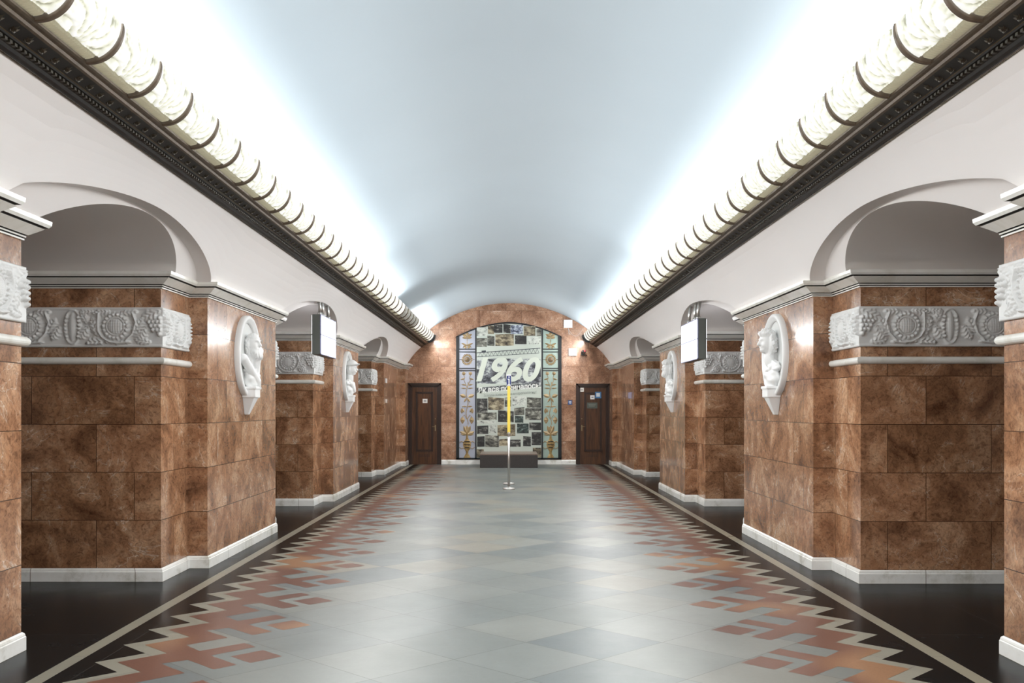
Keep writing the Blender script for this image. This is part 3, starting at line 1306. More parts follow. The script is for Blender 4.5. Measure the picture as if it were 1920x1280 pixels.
DY = END_Y - .0245
st = plate('door_sticker', 792.5, 801.5, 747.5, 755.5, (.72, .72, .70), 'small white sticker on the left wooden door', 'sticker', DY, .004)
child_box(st, 'print', -.035, .035, -.0055, -.003, -.02, .02, (.25, .26, .27))
st = plate('door_sticker', 1087, 1094.5, 726.5, 734.5, (.70, .68, .64), 'small white sticker at the top corner of the right door', 'sticker', DY - .003, .004)
child_box(st, 'print', -.03, .03, -.0055, -.003, -.02, .02, (.35, .33, .32))
st = plate('door_sticker', 1106.5, 1114.5, 741, 748.5, (.74, .74, .74), 'white sticker beside the blue notice on the right door', 'sticker', DY - .02, .004)
child_box(st, 'print', -.03, .03, -.0055, -.003, -.018, .018, (.25, .27, .30))
st = plate('door_notice', 1115.5, 1127, 734.5, 746.5, (.05, .16, .34), 'blue notice with white square on the right door', 'notice', DY - .02, .005)
child_box(st, 'print', -.05, .05, -.0065, -.004, -.045, .06, (.55, .62, .68))
st = plate('name_plate', 1100.5, 1120, 754.5, 765.5, (.07, .085, .07), 'faded green name plate on the right wooden door', 'sign', DY - .0, .008)
for k in range(3):
    child_box(st, 'lettering', -.11 + k * .01, .11 - k * .02, -.0095, -.006, .035 - k * .03, .045 - k * .03, (.22, .24, .21))
st = plate('room_sign', 1064.8, 1072.8, 750, 758.8, (.03, .06, .17), 'small dark blue sign on the end wall left of the right door', 'sign', END_Y, .01)
child_box(st, 'print', -.035, .035, -.0115, -.008, -.005, .035, (.45, .5, .6))
child_box(st, 'print', -.02, .03, -.0115, -.008, -.04, -.02, (.35, .4, .5))

# router box with its cable
rt = plate('wifi_box', 1057, 1073, 599.5, 614.5, (.82, .83, .84), 'square white network box under the vault on the end wall', 'box', END_Y, .05)
bm = bmesh.new()
pts = []
z0 = WZ(614)
for k in range(15):
    t = k / 14
    pts.append((WX(1065 + 29 * t) - WX(1065), -.012, (WZ(614 + 16.0 * math.sin(PI * min(1, t * 1.04)) ** .8 if t < .97 else 616) - (WZ(599.5) + WZ(614.5)) / 2)))
tube(bm, pts, .006, 6)
c = link_mesh('cable', bm, plain('cable_pink', (.48, .36, .31), .5), rt)
tube_bm = bmesh.new()
tube(tube_bm, [(.0, -.012, -.11), (.02, -.012, -.22), (.03, -.012, -.3)], .006, 6)
link_mesh('cable', tube_bm, plain('cable_grey', (.55, .5, .47), .5), rt)

rt = plate('access_point', 1066.3, 1081, 653, 666.8, (.66, .68, .70), 'round-cornered white wireless unit on the end wall', 'device', END_Y, .045)
bm = bmesh.new()
bmesh.ops.create_uvsphere(bm, u_segments=16, v_segments=10, radius=.035, matrix=Matrix.Translation((0, -.045, .02)) @ Matrix.Diagonal((1, .4, 1, 1)))
link_mesh('dome', bm, M['bust'], rt, True)
child_box(rt, 'indicator', -.014, .014, -.0605, -.055, .012, .034, (.45, .6, .9))

cm = empty('security_camera', (WX(1093), END_Y, WZ(662)), 'small black security camera with a red light beside the wireless unit', 'camera')
bm = bevbox(-.05, .05, -.03, 0, -.05, .05, .006)
link_mesh('mount', bm, plain('camera_black', (.012, .010, .010), .35), cm)
bm = bmesh.new()
tube(bm, [(0, -.03, 0), (.02, -.10, -.01), (.05, -.12, .04)], .012, 8)
link_mesh('arm', bm, plain('camera_arm', (.20, .10, .06), .35), cm, True)
bm = bevbox(-.045, .075, -.24, -.06, .015, .075, .01)
link_mesh('body', bm, plain('camera_body', (.014, .012, .012), .3), cm)
bm = bmesh.new()
bmesh.ops.create_uvsphere(bm, u_segments=10, v_segments=8, radius=.018, matrix=Matrix.Translation((.03, -.245, .05)))
link_mesh('indicator_light', bm, emis('red_led', (1, .03, .04), 2.0), cm, True)
bm = bmesh.new()
tube(bm, [(-.05, -.05, -.05), (0.0, -.09, -.075), (.06, -.06, -.05), (.11, -.03, -.055)], .011, 8)
link_mesh('bracket', bm, plain('camera_bracket', (.05, .035, .03), .4), cm, True)

# small plates on the far piers
def side_plate(name, s, y, z, w_, h, col, label):
    bm = bevbox(-.006, .006, -w_ / 2, w_ / 2, -h / 2, h / 2, .002)
    o = link_mesh(name, bm, plain(name + '_p', col, .4, var=.03))
    o.location = (s * (HX - .006), y, z)
    return tag(o, label, 'sign')


side_plate('wall_sign', -1, 23.75, WZ(766) + (766 - 713) / 1867 * 23.5, .30, .11, (.70, .66, .64), 'upper small white sign on the farthest left pier')
side_plate('wall_sign', -1, 23.75, WZ(766) + (766 - 751.5) / 1867 * 23.5, .30, .09, (.62, .55, .50), 'lower small white sign on the farthest left pier')
side_plate('wall_sign', 1, 24.0, WZ(766) + (766 - 741) / 1867 * 23.9, .62, .145, (.30, .26, .36), 'small lilac sign on the farthest right pier')


# ------------------------------------------------------------------ mural panel with gilded side strips
def end_poly(bm, pts_px, y, mi=0):
    return poly(bm, [(WX(a), y, WZ(b)) for a, b in pts_px], mi)


def arc_top(px):
    """image row of the panel's arched top"""
    t = (px - 954) / 98.5
    return 604.0 + 26.5 * (t * t) ** .95


mural = empty('decorative_panel', (0, END_Y, .17), 'tall arched panel with black frame and gilded floral side strips', 'wall panel')


def mput(name, bm, mats, smooth=False, parent=mural, label=None):
    bm.transform(Matrix.Translation((0, -END_Y, -.17)))
    o = link_mesh(name, bm, mats, parent, smooth)
    if label:
        o['label'] = label
    return o


M['frame'] = plain('black_frame', (.006, .008, .010), .6, var=.2)


def slab(bm, outline, y0, y1, mi=0):
    """outline of (px,py) at the wall, extruded from y0 (front) to y1"""
    a = [bm.verts.new((WX(p[0]), y0, WZ(p[1]))) for p in outline]
    b = [bm.verts.new((WX(p[0]), y1, WZ(p[1]))) for p in outline]
    n = len(a)
    bm.faces.new(a).material_index = mi
    bm.faces.new(b[::-1]).material_index = mi
    for k in range(n):
        bm.faces.new((a[k], a[(k + 1) % n], b[(k + 1) % n], b[k])).material_index = mi


def px_arc(x0, x1, n=20, dy=0):
    return [(x0 + (x1 - x0) * k / n, arc_top(x0 + (x1 - x0) * k / n) + dy) for k in range(n + 1)]


# frame bars
bm = bmesh.new()
yf = END_Y - .05
box(bm, WX(855.3), WX(861), yf, END_Y, WZ(860), WZ(arc_top(855.3)))
box(bm, WX(1046.5), WX(1052.7), yf, END_Y, WZ(860), WZ(arc_top(1052.7)))
for a, b in ((891, 893.6), (1015, 1018)):
    box(bm, WX(a), WX(b), yf, END_Y, WZ(860), WZ(arc_top(b)) - .02)
box(bm, WX(855.3), WX(1052.7), yf, END_Y, WZ(860.5), WZ(858))
top = px_arc(855.3, 1052.7, 30)
for (a, b) in zip(top, top[1:]):
    th = 2.6
    slab(bm, [a, b, (b[0], b[1] + th), (a[0], a[1] + th)], yf, END_Y)
for a, b in ((861, 891), (1018, 1046.5)):
    for py in (654.2, 659.4, 690.2, 694.2):
        box(bm, WX(a), WX(b), yf + .004, END_Y, WZ(py + 1.1), WZ(py - .6))
bmesh.ops.recalc_face_normals(bm, faces=bm.faces)
mput('frame', bm, M['frame'])
# back sheets
M['lilac'] = plain('lilac_glass', (.37, .39, .46), .22, var=.05, scale=3)
M['mint'] = plain('mint_glass', (.30, .39, .345), .22, var=.05, scale=3)
M['ochre'] = plain('ochre_relief', (.34, .25, .135), .42, .25, var=.3, scale=14)
for a, b, m_ in ((861, 891, 'lilac'), (1018, 1046.5, 'mint')):
    bm = bmesh.new()
    slab(bm, [(a, 859)] + px_arc(a, b, 8, 2) + [(b, 859)], END_Y - .028, END_Y - .002)
    bmesh.ops.recalc_face_normals(bm, faces=bm.faces)
    mput('side_strip', bm, M[m_], label=('pale lilac strip' if m_ == 'lilac' else 'pale mint strip'))


def leafp(bm, x, y, ang, L, wd, yy):
    n = 7
    top, bot = [], []
    ca, sa = math.cos(ang), math.sin(ang)
    mid = []
    for k in range(n + 1):
        t = k / n
        ww = wd * math.sin(PI * min(.98, t + .02)) ** .8
        ux, uy = L * t, 0
        top.append((x + ux * ca - ww * sa, y + ux * sa + ww * ca))
        bot.append((x + ux * ca + ww * sa, y + ux * sa - ww * ca))
        mid.append((x + ux * ca, y + ux * sa))

    def v(p, d):
        return bm.verts.new((WX(p[0]), yy - d, WZ(p[1])))
    T = [v(p, 0) for p in top]
    B = [v(p, 0) for p in bot]
    Mi = [v(p, .018) for p in mid]
    for k in range(n):
        bm.faces.new((T[k], T[k + 1], Mi[k + 1], Mi[k]))
        bm.faces.new((Mi[k], Mi[k + 1], B[k + 1], B[k]))


def discp(bm, x, y, r, yy, h=.02, n=16, petals=0):
    c = bm.verts.new((WX(x), yy - h, WZ(y)))
    ring = []
    for k in range(n):
        rr = r * (1 - (.28 if petals and k % 2 else 0))
        ring.append(bm.verts.new((WX(x + rr * math.cos(2 * PI * k / n)), yy, WZ(y + rr * math.sin(2 * PI * k / n)))))
    for k in range(n):
        bm.faces.new((c, ring[k], ring[(k + 1) % n]))


def linep(bm, pts, r, yy):
    tube(bm, [(WX(a), yy - .006, WZ(b)) for a, b in pts], r / K, 6)


def ornament(cx):
    yy = END_Y - .028
    bm = bmesh.new()

    def X(d):
        return cx + d
    # top sprig
    discp(bm, cx, 625.5, 3.6, yy, .03, 12, 1)
    for sg in (-1, 1):
        leafp(bm, cx, 632, -PI / 2 + sg * 1.0, 11, 2.6, yy)
        leafp(bm, cx, 634, -PI / 2 + sg * 1.45, 9, 2.0, yy)
        leafp(bm, cx, 648, -PI / 2 + sg * 1.15, 11.5, 1.8, yy)
        leafp(bm, cx, 646, PI / 2 - sg * 1.0, 10, 1.8, yy)
        discp(bm, X(sg * 3), 651.5, 2.4, yy, .02, 10, 1)
    linep(bm, [(cx, 626), (cx, 652)], .5, yy)
    mput('top_sprig', bm, M['ochre'])
    # sunflower panel
    bm = bmesh.new()
    for k in range(20):
        a = 2 * PI * k / 20
        leafp(bm, cx + 5.6 * math.cos(a), 674 + 6.2 * math.sin(a), a + .35, 5.2, 1.3, yy)
    mput('petal_wreath', bm, M['ochre'])
    bm = bmesh.new()
    discp(bm, cx, 674, 5.2, yy - .01, .012, 24)
    discp(bm, cx, 674, 4.2, yy - .014, .022, 24)
    for sg in (-1, 1):
        linep(bm, [(cx + sg * 10, 674), (cx + sg * 14.4, 674)], .5, yy)
    mput('sunflower', bm, plain('sunflower_brown', (.17, .12, .07), .5, .2, var=.3, scale=40))
    # climbing plant
    bm = bmesh.new()
    st = [(cx + 2.0 * math.sin((py - 708) / 19.0 * PI), py) for py in np.linspace(716, 796, 20)]
    linep(bm, st, .65, yy)
    for sg in (-1, 1):
        discp(bm, cx + sg * 6.2, 700, 4.0, yy, .03, 14, 1)
        linep(bm, [(cx + sg * 6.2, 703), (cx + sg * 4.5, 708), (cx + sg * 6.0, 713), (cx + sg * 3, 719), (cx, 727)], .55, yy)
        leafp(bm, cx + sg * 4, 709, PI / 2 - sg * 1.25, 9, 1.5, yy)
        leafp(bm, cx + sg * 1.5, 722, PI / 2 - sg * 1.75, 9.5, 1.4, yy)
        leafp(bm, cx + sg * 1.5, 728, PI / 2 - sg * 1.65, 10, 1.4, yy)
        # broad paired leaves
        leafp(bm, cx + sg * 2, 744, PI / 2 - sg * 1.9, 12, 3.6, yy)
        leafp(bm, cx + sg * 1, 746, -PI / 2 + sg * 2.6, 9, 1.9, yy)
        leafp(bm, cx, 762, PI / 2 - sg * 1.6, 10, 1.5, yy)
        leafp(bm, cx + sg * 9.5, 775, -PI / 2 + sg * .1, 9, 2.4, yy)
        leafp(bm, cx + sg * 9.5, 765, PI / 2 + sg * .5, 9, 2.4, yy)
        # hanging tulips
        discp(bm, cx + sg * 8.6, 787, 4.3, yy, .03, 12)
        leafp(bm, cx + sg * 8.6, 781, PI / 2, 13, 4.2, yy)
        linep(bm, [(cx + sg * 8.6, 781), (cx + sg * 5, 777.5), (cx + sg * 1, 785)], .55, yy)
        leafp(bm, cx, 812, -PI / 2 + sg * .42, 15, 3.6, yy)
        leafp(bm, cx, 815, -PI / 2 + sg * 1.15, 15, 3.4, yy)
        leafp(bm, cx, 814, -PI / 2 + sg * 1.6, 12, 2.4, yy)
        # vase handles
        linep(bm, [(cx + sg * 6, 829), (cx + sg * 11, 827), (cx + sg * 14, 830)], .7, yy)
        linep(bm, [(cx + sg * 5, 838), (cx + sg * 10, 841), (cx + sg * 14, 838)], .7, yy)
    leafp(bm, cx, 814, -PI / 2, 17, 3.4, yy)
    mput('climbing_plant', bm, M['ochre'])
    bm = bmesh.new()
    prof = [(812, 1.6), (820, 2.0), (824, 3.4), (828, 7.2), (834, 7.8), (840, 5.8), (846, 2.4), (850, 2.2), (854, 4.8), (858, 6.8)]
    L = [(cx - w_, y) for y, w_ in prof]
    R_ = [(cx + w_, y) for y, w_ in prof]
    Cc = [(cx, y) for y, w_ in prof]
    vl = [bm.verts.new((WX(a), yy, WZ(b))) for a, b in L]
    vr = [bm.verts.new((WX(a), yy, WZ(b))) for a, b in R_]
    vc = [bm.verts.new((WX(a), yy - .04, WZ(b))) for a, b in Cc]
    for k in range(len(prof) - 1):
        bm.faces.new((vl[k], vl[k + 1], vc[k + 1], vc[k]))
        bm.faces.new((vc[k], vc[k + 1], vr[k + 1], vr[k]))
    mput('vase', bm, plain('vase_gold', (.40, .28, .12), .4, .3, var=.25, scale=20))
    bm = bmesh.new()
    for py, ww in ((827.5, 5.2), (833, 5.8), (838.5, 4.0)):
        box(bm, WX(cx - ww), WX(cx + ww), yy - .045, yy - .02, WZ(py + .6), WZ(py - .6))
    mput('vase_band', bm, M['frame'])


ornament(875.8)
ornament(1032.3)

# ------------------------------------------------------------------ photo collage banner
BY = END_Y - .052
banner = empty('banner', (0, BY, WZ(858)), 'pale collage banner with 1960 in the middle of the arched panel', 'banner')


def bput(name, bm, mats, parent=banner, label=None):
    bm.transform(Matrix.Translation((0, -BY, -WZ(858))))
    o = link_mesh(name, bm, mats, parent)
    if label:
        o['label'] = label
    return o


bm = bmesh.new()
slab(bm, [(893.8, 858)] + px_arc(893.8, 1015, 20, 3.2) + [(1015, 858)], BY, BY + .006)
bmesh.ops.recalc_face_normals(bm, faces=bm.faces)
bput('sheet', bm, plain('banner_paper', (.46, .505, .455), .5, var=.04, scale=1.5))


def photo_mat(name, dark, mid, light, lo, hi, scale):
    m, nt, b = newmat(name)
    oi = N(nt, 'ShaderNodeObjectInfo')
    geo = N(nt, 'ShaderNodeNewGeometry')
    mp = N(nt, 'ShaderNodeMapping')
    mp.inputs['Scale'].default_value = (1, 1, 1.7)
    nt.links.new(geo.outputs['Position'], mp.inputs['Vector'])
    n = N(nt, 'ShaderNodeTexNoise', noise_dimensions='4D')
    n.inputs['Scale'].default_value = scale
    n.inputs['Detail'].default_value = 6
    n.inputs['Roughness'].default_value = .65
    ml = N(nt, 'ShaderNodeMath', operation='MULTIPLY')
    ml.inputs[1].default_value = 40
    nt.links.new(oi.outputs['Random'], ml.inputs[0])
    nt.links.new(ml.outputs[0], n.inputs['W'])
    nt.links.new(mp.outputs[0], n.inputs['Vector'])
    nt.links.new(ramp(nt, n.outputs['Fac'], [(lo, dark), ((lo + hi) / 2, mid), (hi, light)]), b.inputs['Base Color'])
    b.inputs['Roughness'].default_value = .4
    return m


PH = {
    'd': photo_mat('photo_dark', (.008, .008, .008), (.035, .035, .033), (.30, .30, .27), .42, .66, 6),
    'm': photo_mat('photo_mid', (.012, .012, .010), (.12, .12, .10), (.42, .42, .36), .38, .64, 6),
    'l': photo_mat('photo_light', (.03, .03, .03), (.36, .38, .35), (.55, .58, .53), .34, .55, 10),
    't': photo_mat('photo_tan', (.02, .015, .01), (.17, .14, .09), (.42, .37, .25), .38, .62, 6),
    'b': photo_mat('photo_blue', (.01, .015, .035), (.15, .18, .25), (.55, .60, .68), .38, .6, 9),
    'g': photo_mat('photo_teal', (.006, .012, .012), (.035, .055, .05), (.25, .32, .30), .42, .66, 9),
}
photos = [
    (894, 914, 614, 629.5, 'l'), (915, 926, 611, 626, 't'), (926.5, 942, 609, 624, 'd'), (944, 957, 608.5, 624.5, 'd'),
    (958, 980, 609.5, 626, 'b'), (982, 1003.5, 612, 629.5, 't'), (1006, 1014.7, 617, 630, 'm'),
    (894, 913, 634, 650, 'm'), (914, 927, 630, 648, 'm'), (929, 963, 626.5, 648, 't'), (966, 987, 629, 645, 'd'), (990, 1013, 632, 645.5, 'l'),
    (894.5, 914, 747, 775, 'd'), (915.5, 945, 745.5, 768, 't'), (946.5, 958, 745, 762, 'm'), (961, 986, 743, 760, 'l'), (988, 1014, 745.5, 764, 'm'),
    (895.5, 931, 773.5, 787, 'm'), (934, 963, 770, 791, 'd'), (964, 983, 764, 778, 'm'), (985, 1014.4, 765, 787, 'm'), (965.5, 981, 780, 792, 'g'),
    (895, 915.5, 798, 813, 'd'), (917, 930, 797, 811, 'l'), (933, 966, 796, 817, 't'), (969.5, 991, 794, 812, 'g'), (992.5, 1014.4, 792, 806, 'd'),
    (895, 908.5, 818, 837, 'd'), (910, 935, 816, 837.5, 'm'), (936, 954, 823, 835, 't'), (956, 976, 824, 837, 'd'), (981, 995, 818, 836, 'd'),
    (997, 1014.4, 810, 834, 'd'), (893.8, 907, 842, 857, 't'), (999, 1014.5, 839, 857, 't'),
    (894, 929, 788.5, 794, 'l'),
]
for k, (a, b, c, d, m_) in enumerate(photos):
    tilt = [0, -.6, .5, -.9, .8][k % 5]
    if a < 895 or b > 1014:
        tilt = 0
    a, b, c, d = max(893.9, a - .25), min(1014.8, b + .25), c - .2, d + .2
    bm = bmesh.new()
    slab(bm, [(a, d + tilt * .4), (a, c + tilt), (b, c - tilt), (b, d - tilt * .4)], BY - .0022 - .0003 * (k % 3), BY - .0004)
    bmesh.ops.recalc_face_normals(bm, faces=bm.faces)
    bput('photo', bm, PH[m_])
# park view behind the year
bm = bmesh.new()
slab(bm, [(894, 719), (894, 674), (930, 672), (1013, 673), (1014.6, 719)], BY - .0016, BY - .0004)
bmesh.ops.recalc_face_normals(bm, faces=bm.faces)
bput('park_photo', bm, photo_mat('photo_park', (.02, .022, .03), (.16, .17, .19), (.52, .56, .53), .40, .60, 5))
# truss bridge strip
M['ink'] = plain('ink', (.03, .035, .045), .5, var=.2)
bm = bmesh.new()


def stroke2(bm, a, b, wd, y=BY - .0035):
    dx, dy = b[0] - a[0], b[1] - a[1]
    L = math.hypot(dx, dy)
    nx, ny = -dy / L * wd / 2, dx / L * wd / 2
    slab(bm, [(a[0] + nx, a[1] + ny), (b[0] + nx, b[1] + ny), (b[0] - nx, b[1] - ny), (a[0] - nx, a[1] - ny)], y, y + .003)


stroke2(bm, (894, 661.5), (1013, 652.8), 1.3)
stroke2(bm, (894, 669), (1010, 662), .9)
n = 16
for k in range(n):
    xa, xb = 897 + k * 7.1, 897 + (k + 1) * 7.1
    top_ = lambda x: 661.5 - (x - 894) * .0731
    bot_ = lambda x: 669 - (x - 894) * .0603
    xm = (xa + xb) / 2
    stroke2(bm, (xa, bot_(xa)), (xm, top_(xm)), .6)
    stroke2(bm, (xm, top_(xm)), (xb, bot_(xb)), .6)
stroke2(bm, (903, 659), (911, 658.4), 3)
bmesh.ops.recalc_face_normals(bm, faces=bm.faces)
bput('truss_bridge', bm, M['ink'])
# dark and light bands behind the lines of text
bm = bmesh.new()
slab(bm, [(894, 736), (894, 727), (1014.6, 716), (1014.6, 724.5)], BY - .0024, BY - .0004)
bmesh.ops.recalc_face_normals(bm, faces=bm.faces)
bput('caption_band', bm, photo_mat('photo_caption', (.02, .022, .028), (.10, .11, .12), (.40, .43, .42), .42, .66, 14))


def text(body, px, py, size_px, rot, m, shear=.0, wx=1.0, name='lettering', off=.0, parent=banner, origin=None, y=None, ext=.0015, align='CENTER', label=None):
    cu = bpy.data.curves.new(name, 'FONT')
    cu.body = body
    cu.size = size_px / K
    cu.extrude = ext
    cu.offset = off
    cu.shear = shear
    cu.align_x = align
    cu.align_y = 'CENTER'
    cu.materials.append(m)
    o = bpy.data.objects.new(name, cu)
    C.objects.link(o)
    o.parent = parent
    o.location = (WX(px) - 0, (y if y is not None else BY - .006) - BY, WZ(py) - WZ(858))
    o.rotation_euler = (PI / 2, -rot, 0)
    o.scale = (wx, 1, 1)
    bpy.context.view_layer.update()
    me = bpy.data.meshes.new_from_object(o.evaluated_get(bpy.context.evaluated_depsgraph_get()))
    o2 = bpy.data.objects.new(name, me)
    C.objects.link(o2)
    o2.parent = parent
    o2.location, o2.rotation_euler, o2.scale = o.location, o.rotation_euler, o.scale
    bpy.data.objects.remove(o)
    if label:
        o2['label'] = label
    return o2


M['print_pale'] = plain('print_pale', (.55, .595, .52), .5, var=.02)
M['print_grey'] = plain('print_grey', (.24, .27, .24), .5, var=.02)
M['print_white'] = plain('print_white', (.66, .68, .65), .5, var=.01)
text('1960', 944.5, 695, 60, .0, M['print_pale'], shear=.28, wx=1.03, off=.027, name='year_numerals', label='large pale italic numerals 1960')
text('Як все починалось!', 955, 727.5, 13.5, .09, M['print_white'], shear=.1, wx=.92, off=.006, name='caption')
text('Історія Київського метрополітену!', 956, 738.5, 7.2, .072, M['print_grey'], shear=.2, wx=.82, off=.0, name='small_caption')

# ------------------------------------------------------------------ granite plinth in front of the panel
bm = bmesh.new()
y0 = 26.07
box(bm, -.757, .757, y0, END_Y - .06, 0, .335)
bmesh.ops.recalc_face_normals(bm, faces=bm.faces)
bmesh.ops.bevel(bm, geom=bm.edges[:], offset=.006, segments=2, affect='EDGES')
pl = link_mesh('plinth', bm, plain('plinth_granite', (.030, .024, .022), .4, var=.25, scale=40))
tag(pl, 'low dark granite plinth on the floor below the 1960 banner', 'plinth')
bm = bevbox(-.757, .757, y0 - .008, END_Y - .055, .335, .366, .004)
link_mesh('top_slab', bm, plain('plinth_top_sheen', (.20, .15, .12), .3, var=.15, scale=30), pl)  # light reflecting off the top is put into this paler brown

# ------------------------------------------------------------------ information stand
IY = 19.15
st = empty('information_stand', (0, IY, 0), 'tall steel information stand with yellow edge and blue i sign', 'stand')
x0 = 0
for yy in (0, 1.3):
    bm = bmesh.new()
    lathe(bm, [(.115, 0), (.118, .006), (.116, .022), (.105, .028), (.03, .032), (.026, .05)], 0, yy, 32)
    link_mesh('base', bm, M['steel'], st, True)
    bm = bmesh.new()
    lathe(bm, [(.024, .03), (.024, 1.10)], 0, yy, 20)
    link_mesh('post', bm, M['steel'], st, True)
    bm = bmesh.new()
    lathe(bm, [(.029, 1.02), (.030, 1.03), (.030, 1.07), (.029, 1.08)], 0, yy, 20)
    link_mesh('collar', bm, M['steel'], st, True)
yel = plain('yellow_paint', (.86, .65, .09), .35, var=.03)
for yy in (-.012, 1.30):
    bm = bevbox(-.028, .028, yy, yy + .012, 1.075, 1.985, .003)
    link_mesh('yellow_edge', bm, yel, st)
bm = bevbox(-.026, .026, 0, 1.30, 1.08, 1.98, .003)
link_mesh('board', bm, plain('board_grey', (.55, .55, .52), .4), st)
bm = bevbox(-.042, .042, -.02, 1.32, 1.985, 2.205, .004)
hd = link_mesh('header', bm, plain('header_blue', (.02, .035, .17), .35, var=.02), st)
bm = bmesh.new()
box(bm, -.0415, .0415, -.0235, -.0195, 2.185, 2.2045)
box(bm, -.0415, .0415, -.0235, -.0195, 1.9855, 1.998)
bmesh.ops.recalc_face_normals(bm, faces=bm.faces)
link_mesh('white_trim', bm, M['bust'], hd)
bm = bmesh.new()
# the letter i: dot, flag, stem and foot
box(bm, -.006, .014, -.0245, -.0195, 2.145, 2.170)
box(bm, -.022, .014, -.0245, -.0195, 2.108, 2.126)
box(bm, -.006, .014, -.0245, -.0195, 2.018, 2.108)
box(bm, -.024, .030, -.0245, -.0195, 2.006, 2.020)
bmesh.ops.recalc_face_normals(bm, faces=bm.faces)
link_mesh('letter', bm, M['bust'], hd)['label'] = 'white letter i'

# ------------------------------------------------------------------ hanging light boxes
def light_box(s, y0, y1, zb, zt_, x):
    yc = (y0 + y1) / 2
    root = empty('light_box', (s * x, yc, zb), 'glowing white two-panel light box hanging in the %s arch' % SIDE[s], 'light box', 'hanging light boxes')
    th = .12
    L = (y1 - y0) / 2
    H = zt_ - zb
    sx = sorted((s * .006, s * th))
    bm = bevbox(sx[0], sx[1], -L, L, 0, H, .006)
    link_mesh('housing', bm, plain('box_grey', (.105, .115, .105), .45, var=.04), root)
    for k in range(2):
        a, b = (.012, H / 2 - .008) if k == 0 else (H / 2 + .008, H - .012)
        bm = bevbox(-.004 if s > 0 else -.012, .012 if s > 0 else .004, -L + .012, L - .012, a, b, .002)
        link_mesh('lit_panel', bm, emis('lit_panel', (.97, .975, 1.0), 2.2), root)
        bm = bevbox(*sorted((s * (th - .004), s * (th + .006))), -L + .012, L - .012, a, b, .002)
        link_mesh('lit_panel', bm, emis('lit_panel', (.97, .975, 1.0), 2.2), root)  # unseen back panel, added to brighten the arch soffit
    bm = bmesh.new()
    for yy in (-L + .006, L - .006):
        box(bm, *sorted((-s * .006, s * .008)), yy - .006, yy + .006, 0, H)
    for zz in (.006, H / 2, H - .006):
        box(bm, *sorted((-s * .006, s * .008)), -L, L, zz - .006, zz + .006)
    bmesh.ops.recalc_face_normals(bm, faces=bm.faces)
    link_mesh('trim', bm, plain('box_bloom_tint', (.28, .30, .50), .4, var=.03), root)  # purple bloom around the lit panels is put into the trim colour
    for yy in (-L * .55, -L * .2, L * .5):
        bm = bmesh.new()
        tube(bm, [(s * .06, yy, H - .01), (s * .06, yy, H + .13), (s * .09, yy, H + .29)], [.022, .022, .03], 12)
        link_mesh('hanger', bm, M['steel'], root, True)
        bm = bmesh.new()
        tube(bm, [(s * .06, yy, H + .0), (s * .06, yy, H + .05)], .034, 12)
        link_mesh('clamp', bm, M['steel'], root, True)


light_box(-1, 13.75, 14.95, 2.30, 2.855, 2.60)
light_box(1, 13.75, 15.05, 2.235, 2.80, 2.61)


# ------------------------------------------------------------------ medallions with busts
def ell(bm, c, r, disp=None, nu=48, nv=32, rot=None):
    """ellipsoid whose surface is displaced by disp(direction) -> metres (direction in local frame)"""
    R_ = rot or Matrix.Identity(3)
    rows = []
    for j in range(nv + 1):
        el = -PI / 2 + PI * j / nv
        row = []
        for i in range(nu):
            az = 2 * PI * i / nu
            d = Vector((math.cos(el) * math.cos(az), math.cos(el) * math.sin(az), math.sin(el)))
            k = disp(az if az <= PI else az - 2 * PI, el) if disp else 0
            p = Vector((d.x * r[0], d.y * r[1], d.z * r[2])) + (d * k if not isinstance(k, tuple) else Vector(k))
            row.append(bm.verts.new(Vector(c) + R_ @ p))
            if j in (0, nv):
                break
        rows.append(row)
    for j in range(nv):
        a, b = rows[j], rows[j + 1]
        for i in range(nu):
            i2 = (i + 1) % nu
            if len(a) == 1:
                bm.faces.new((a[0], b[i2], b[i]))
            elif len(b) == 1:
                bm.faces.new((a[i], a[i2], b[0]))
            else:
                bm.faces.new((a[i], a[i2], b[i2], b[i]))


def g(a, a0, w_):
    return math.exp(-((a - a0) / w_) ** 2)


D = math.radians


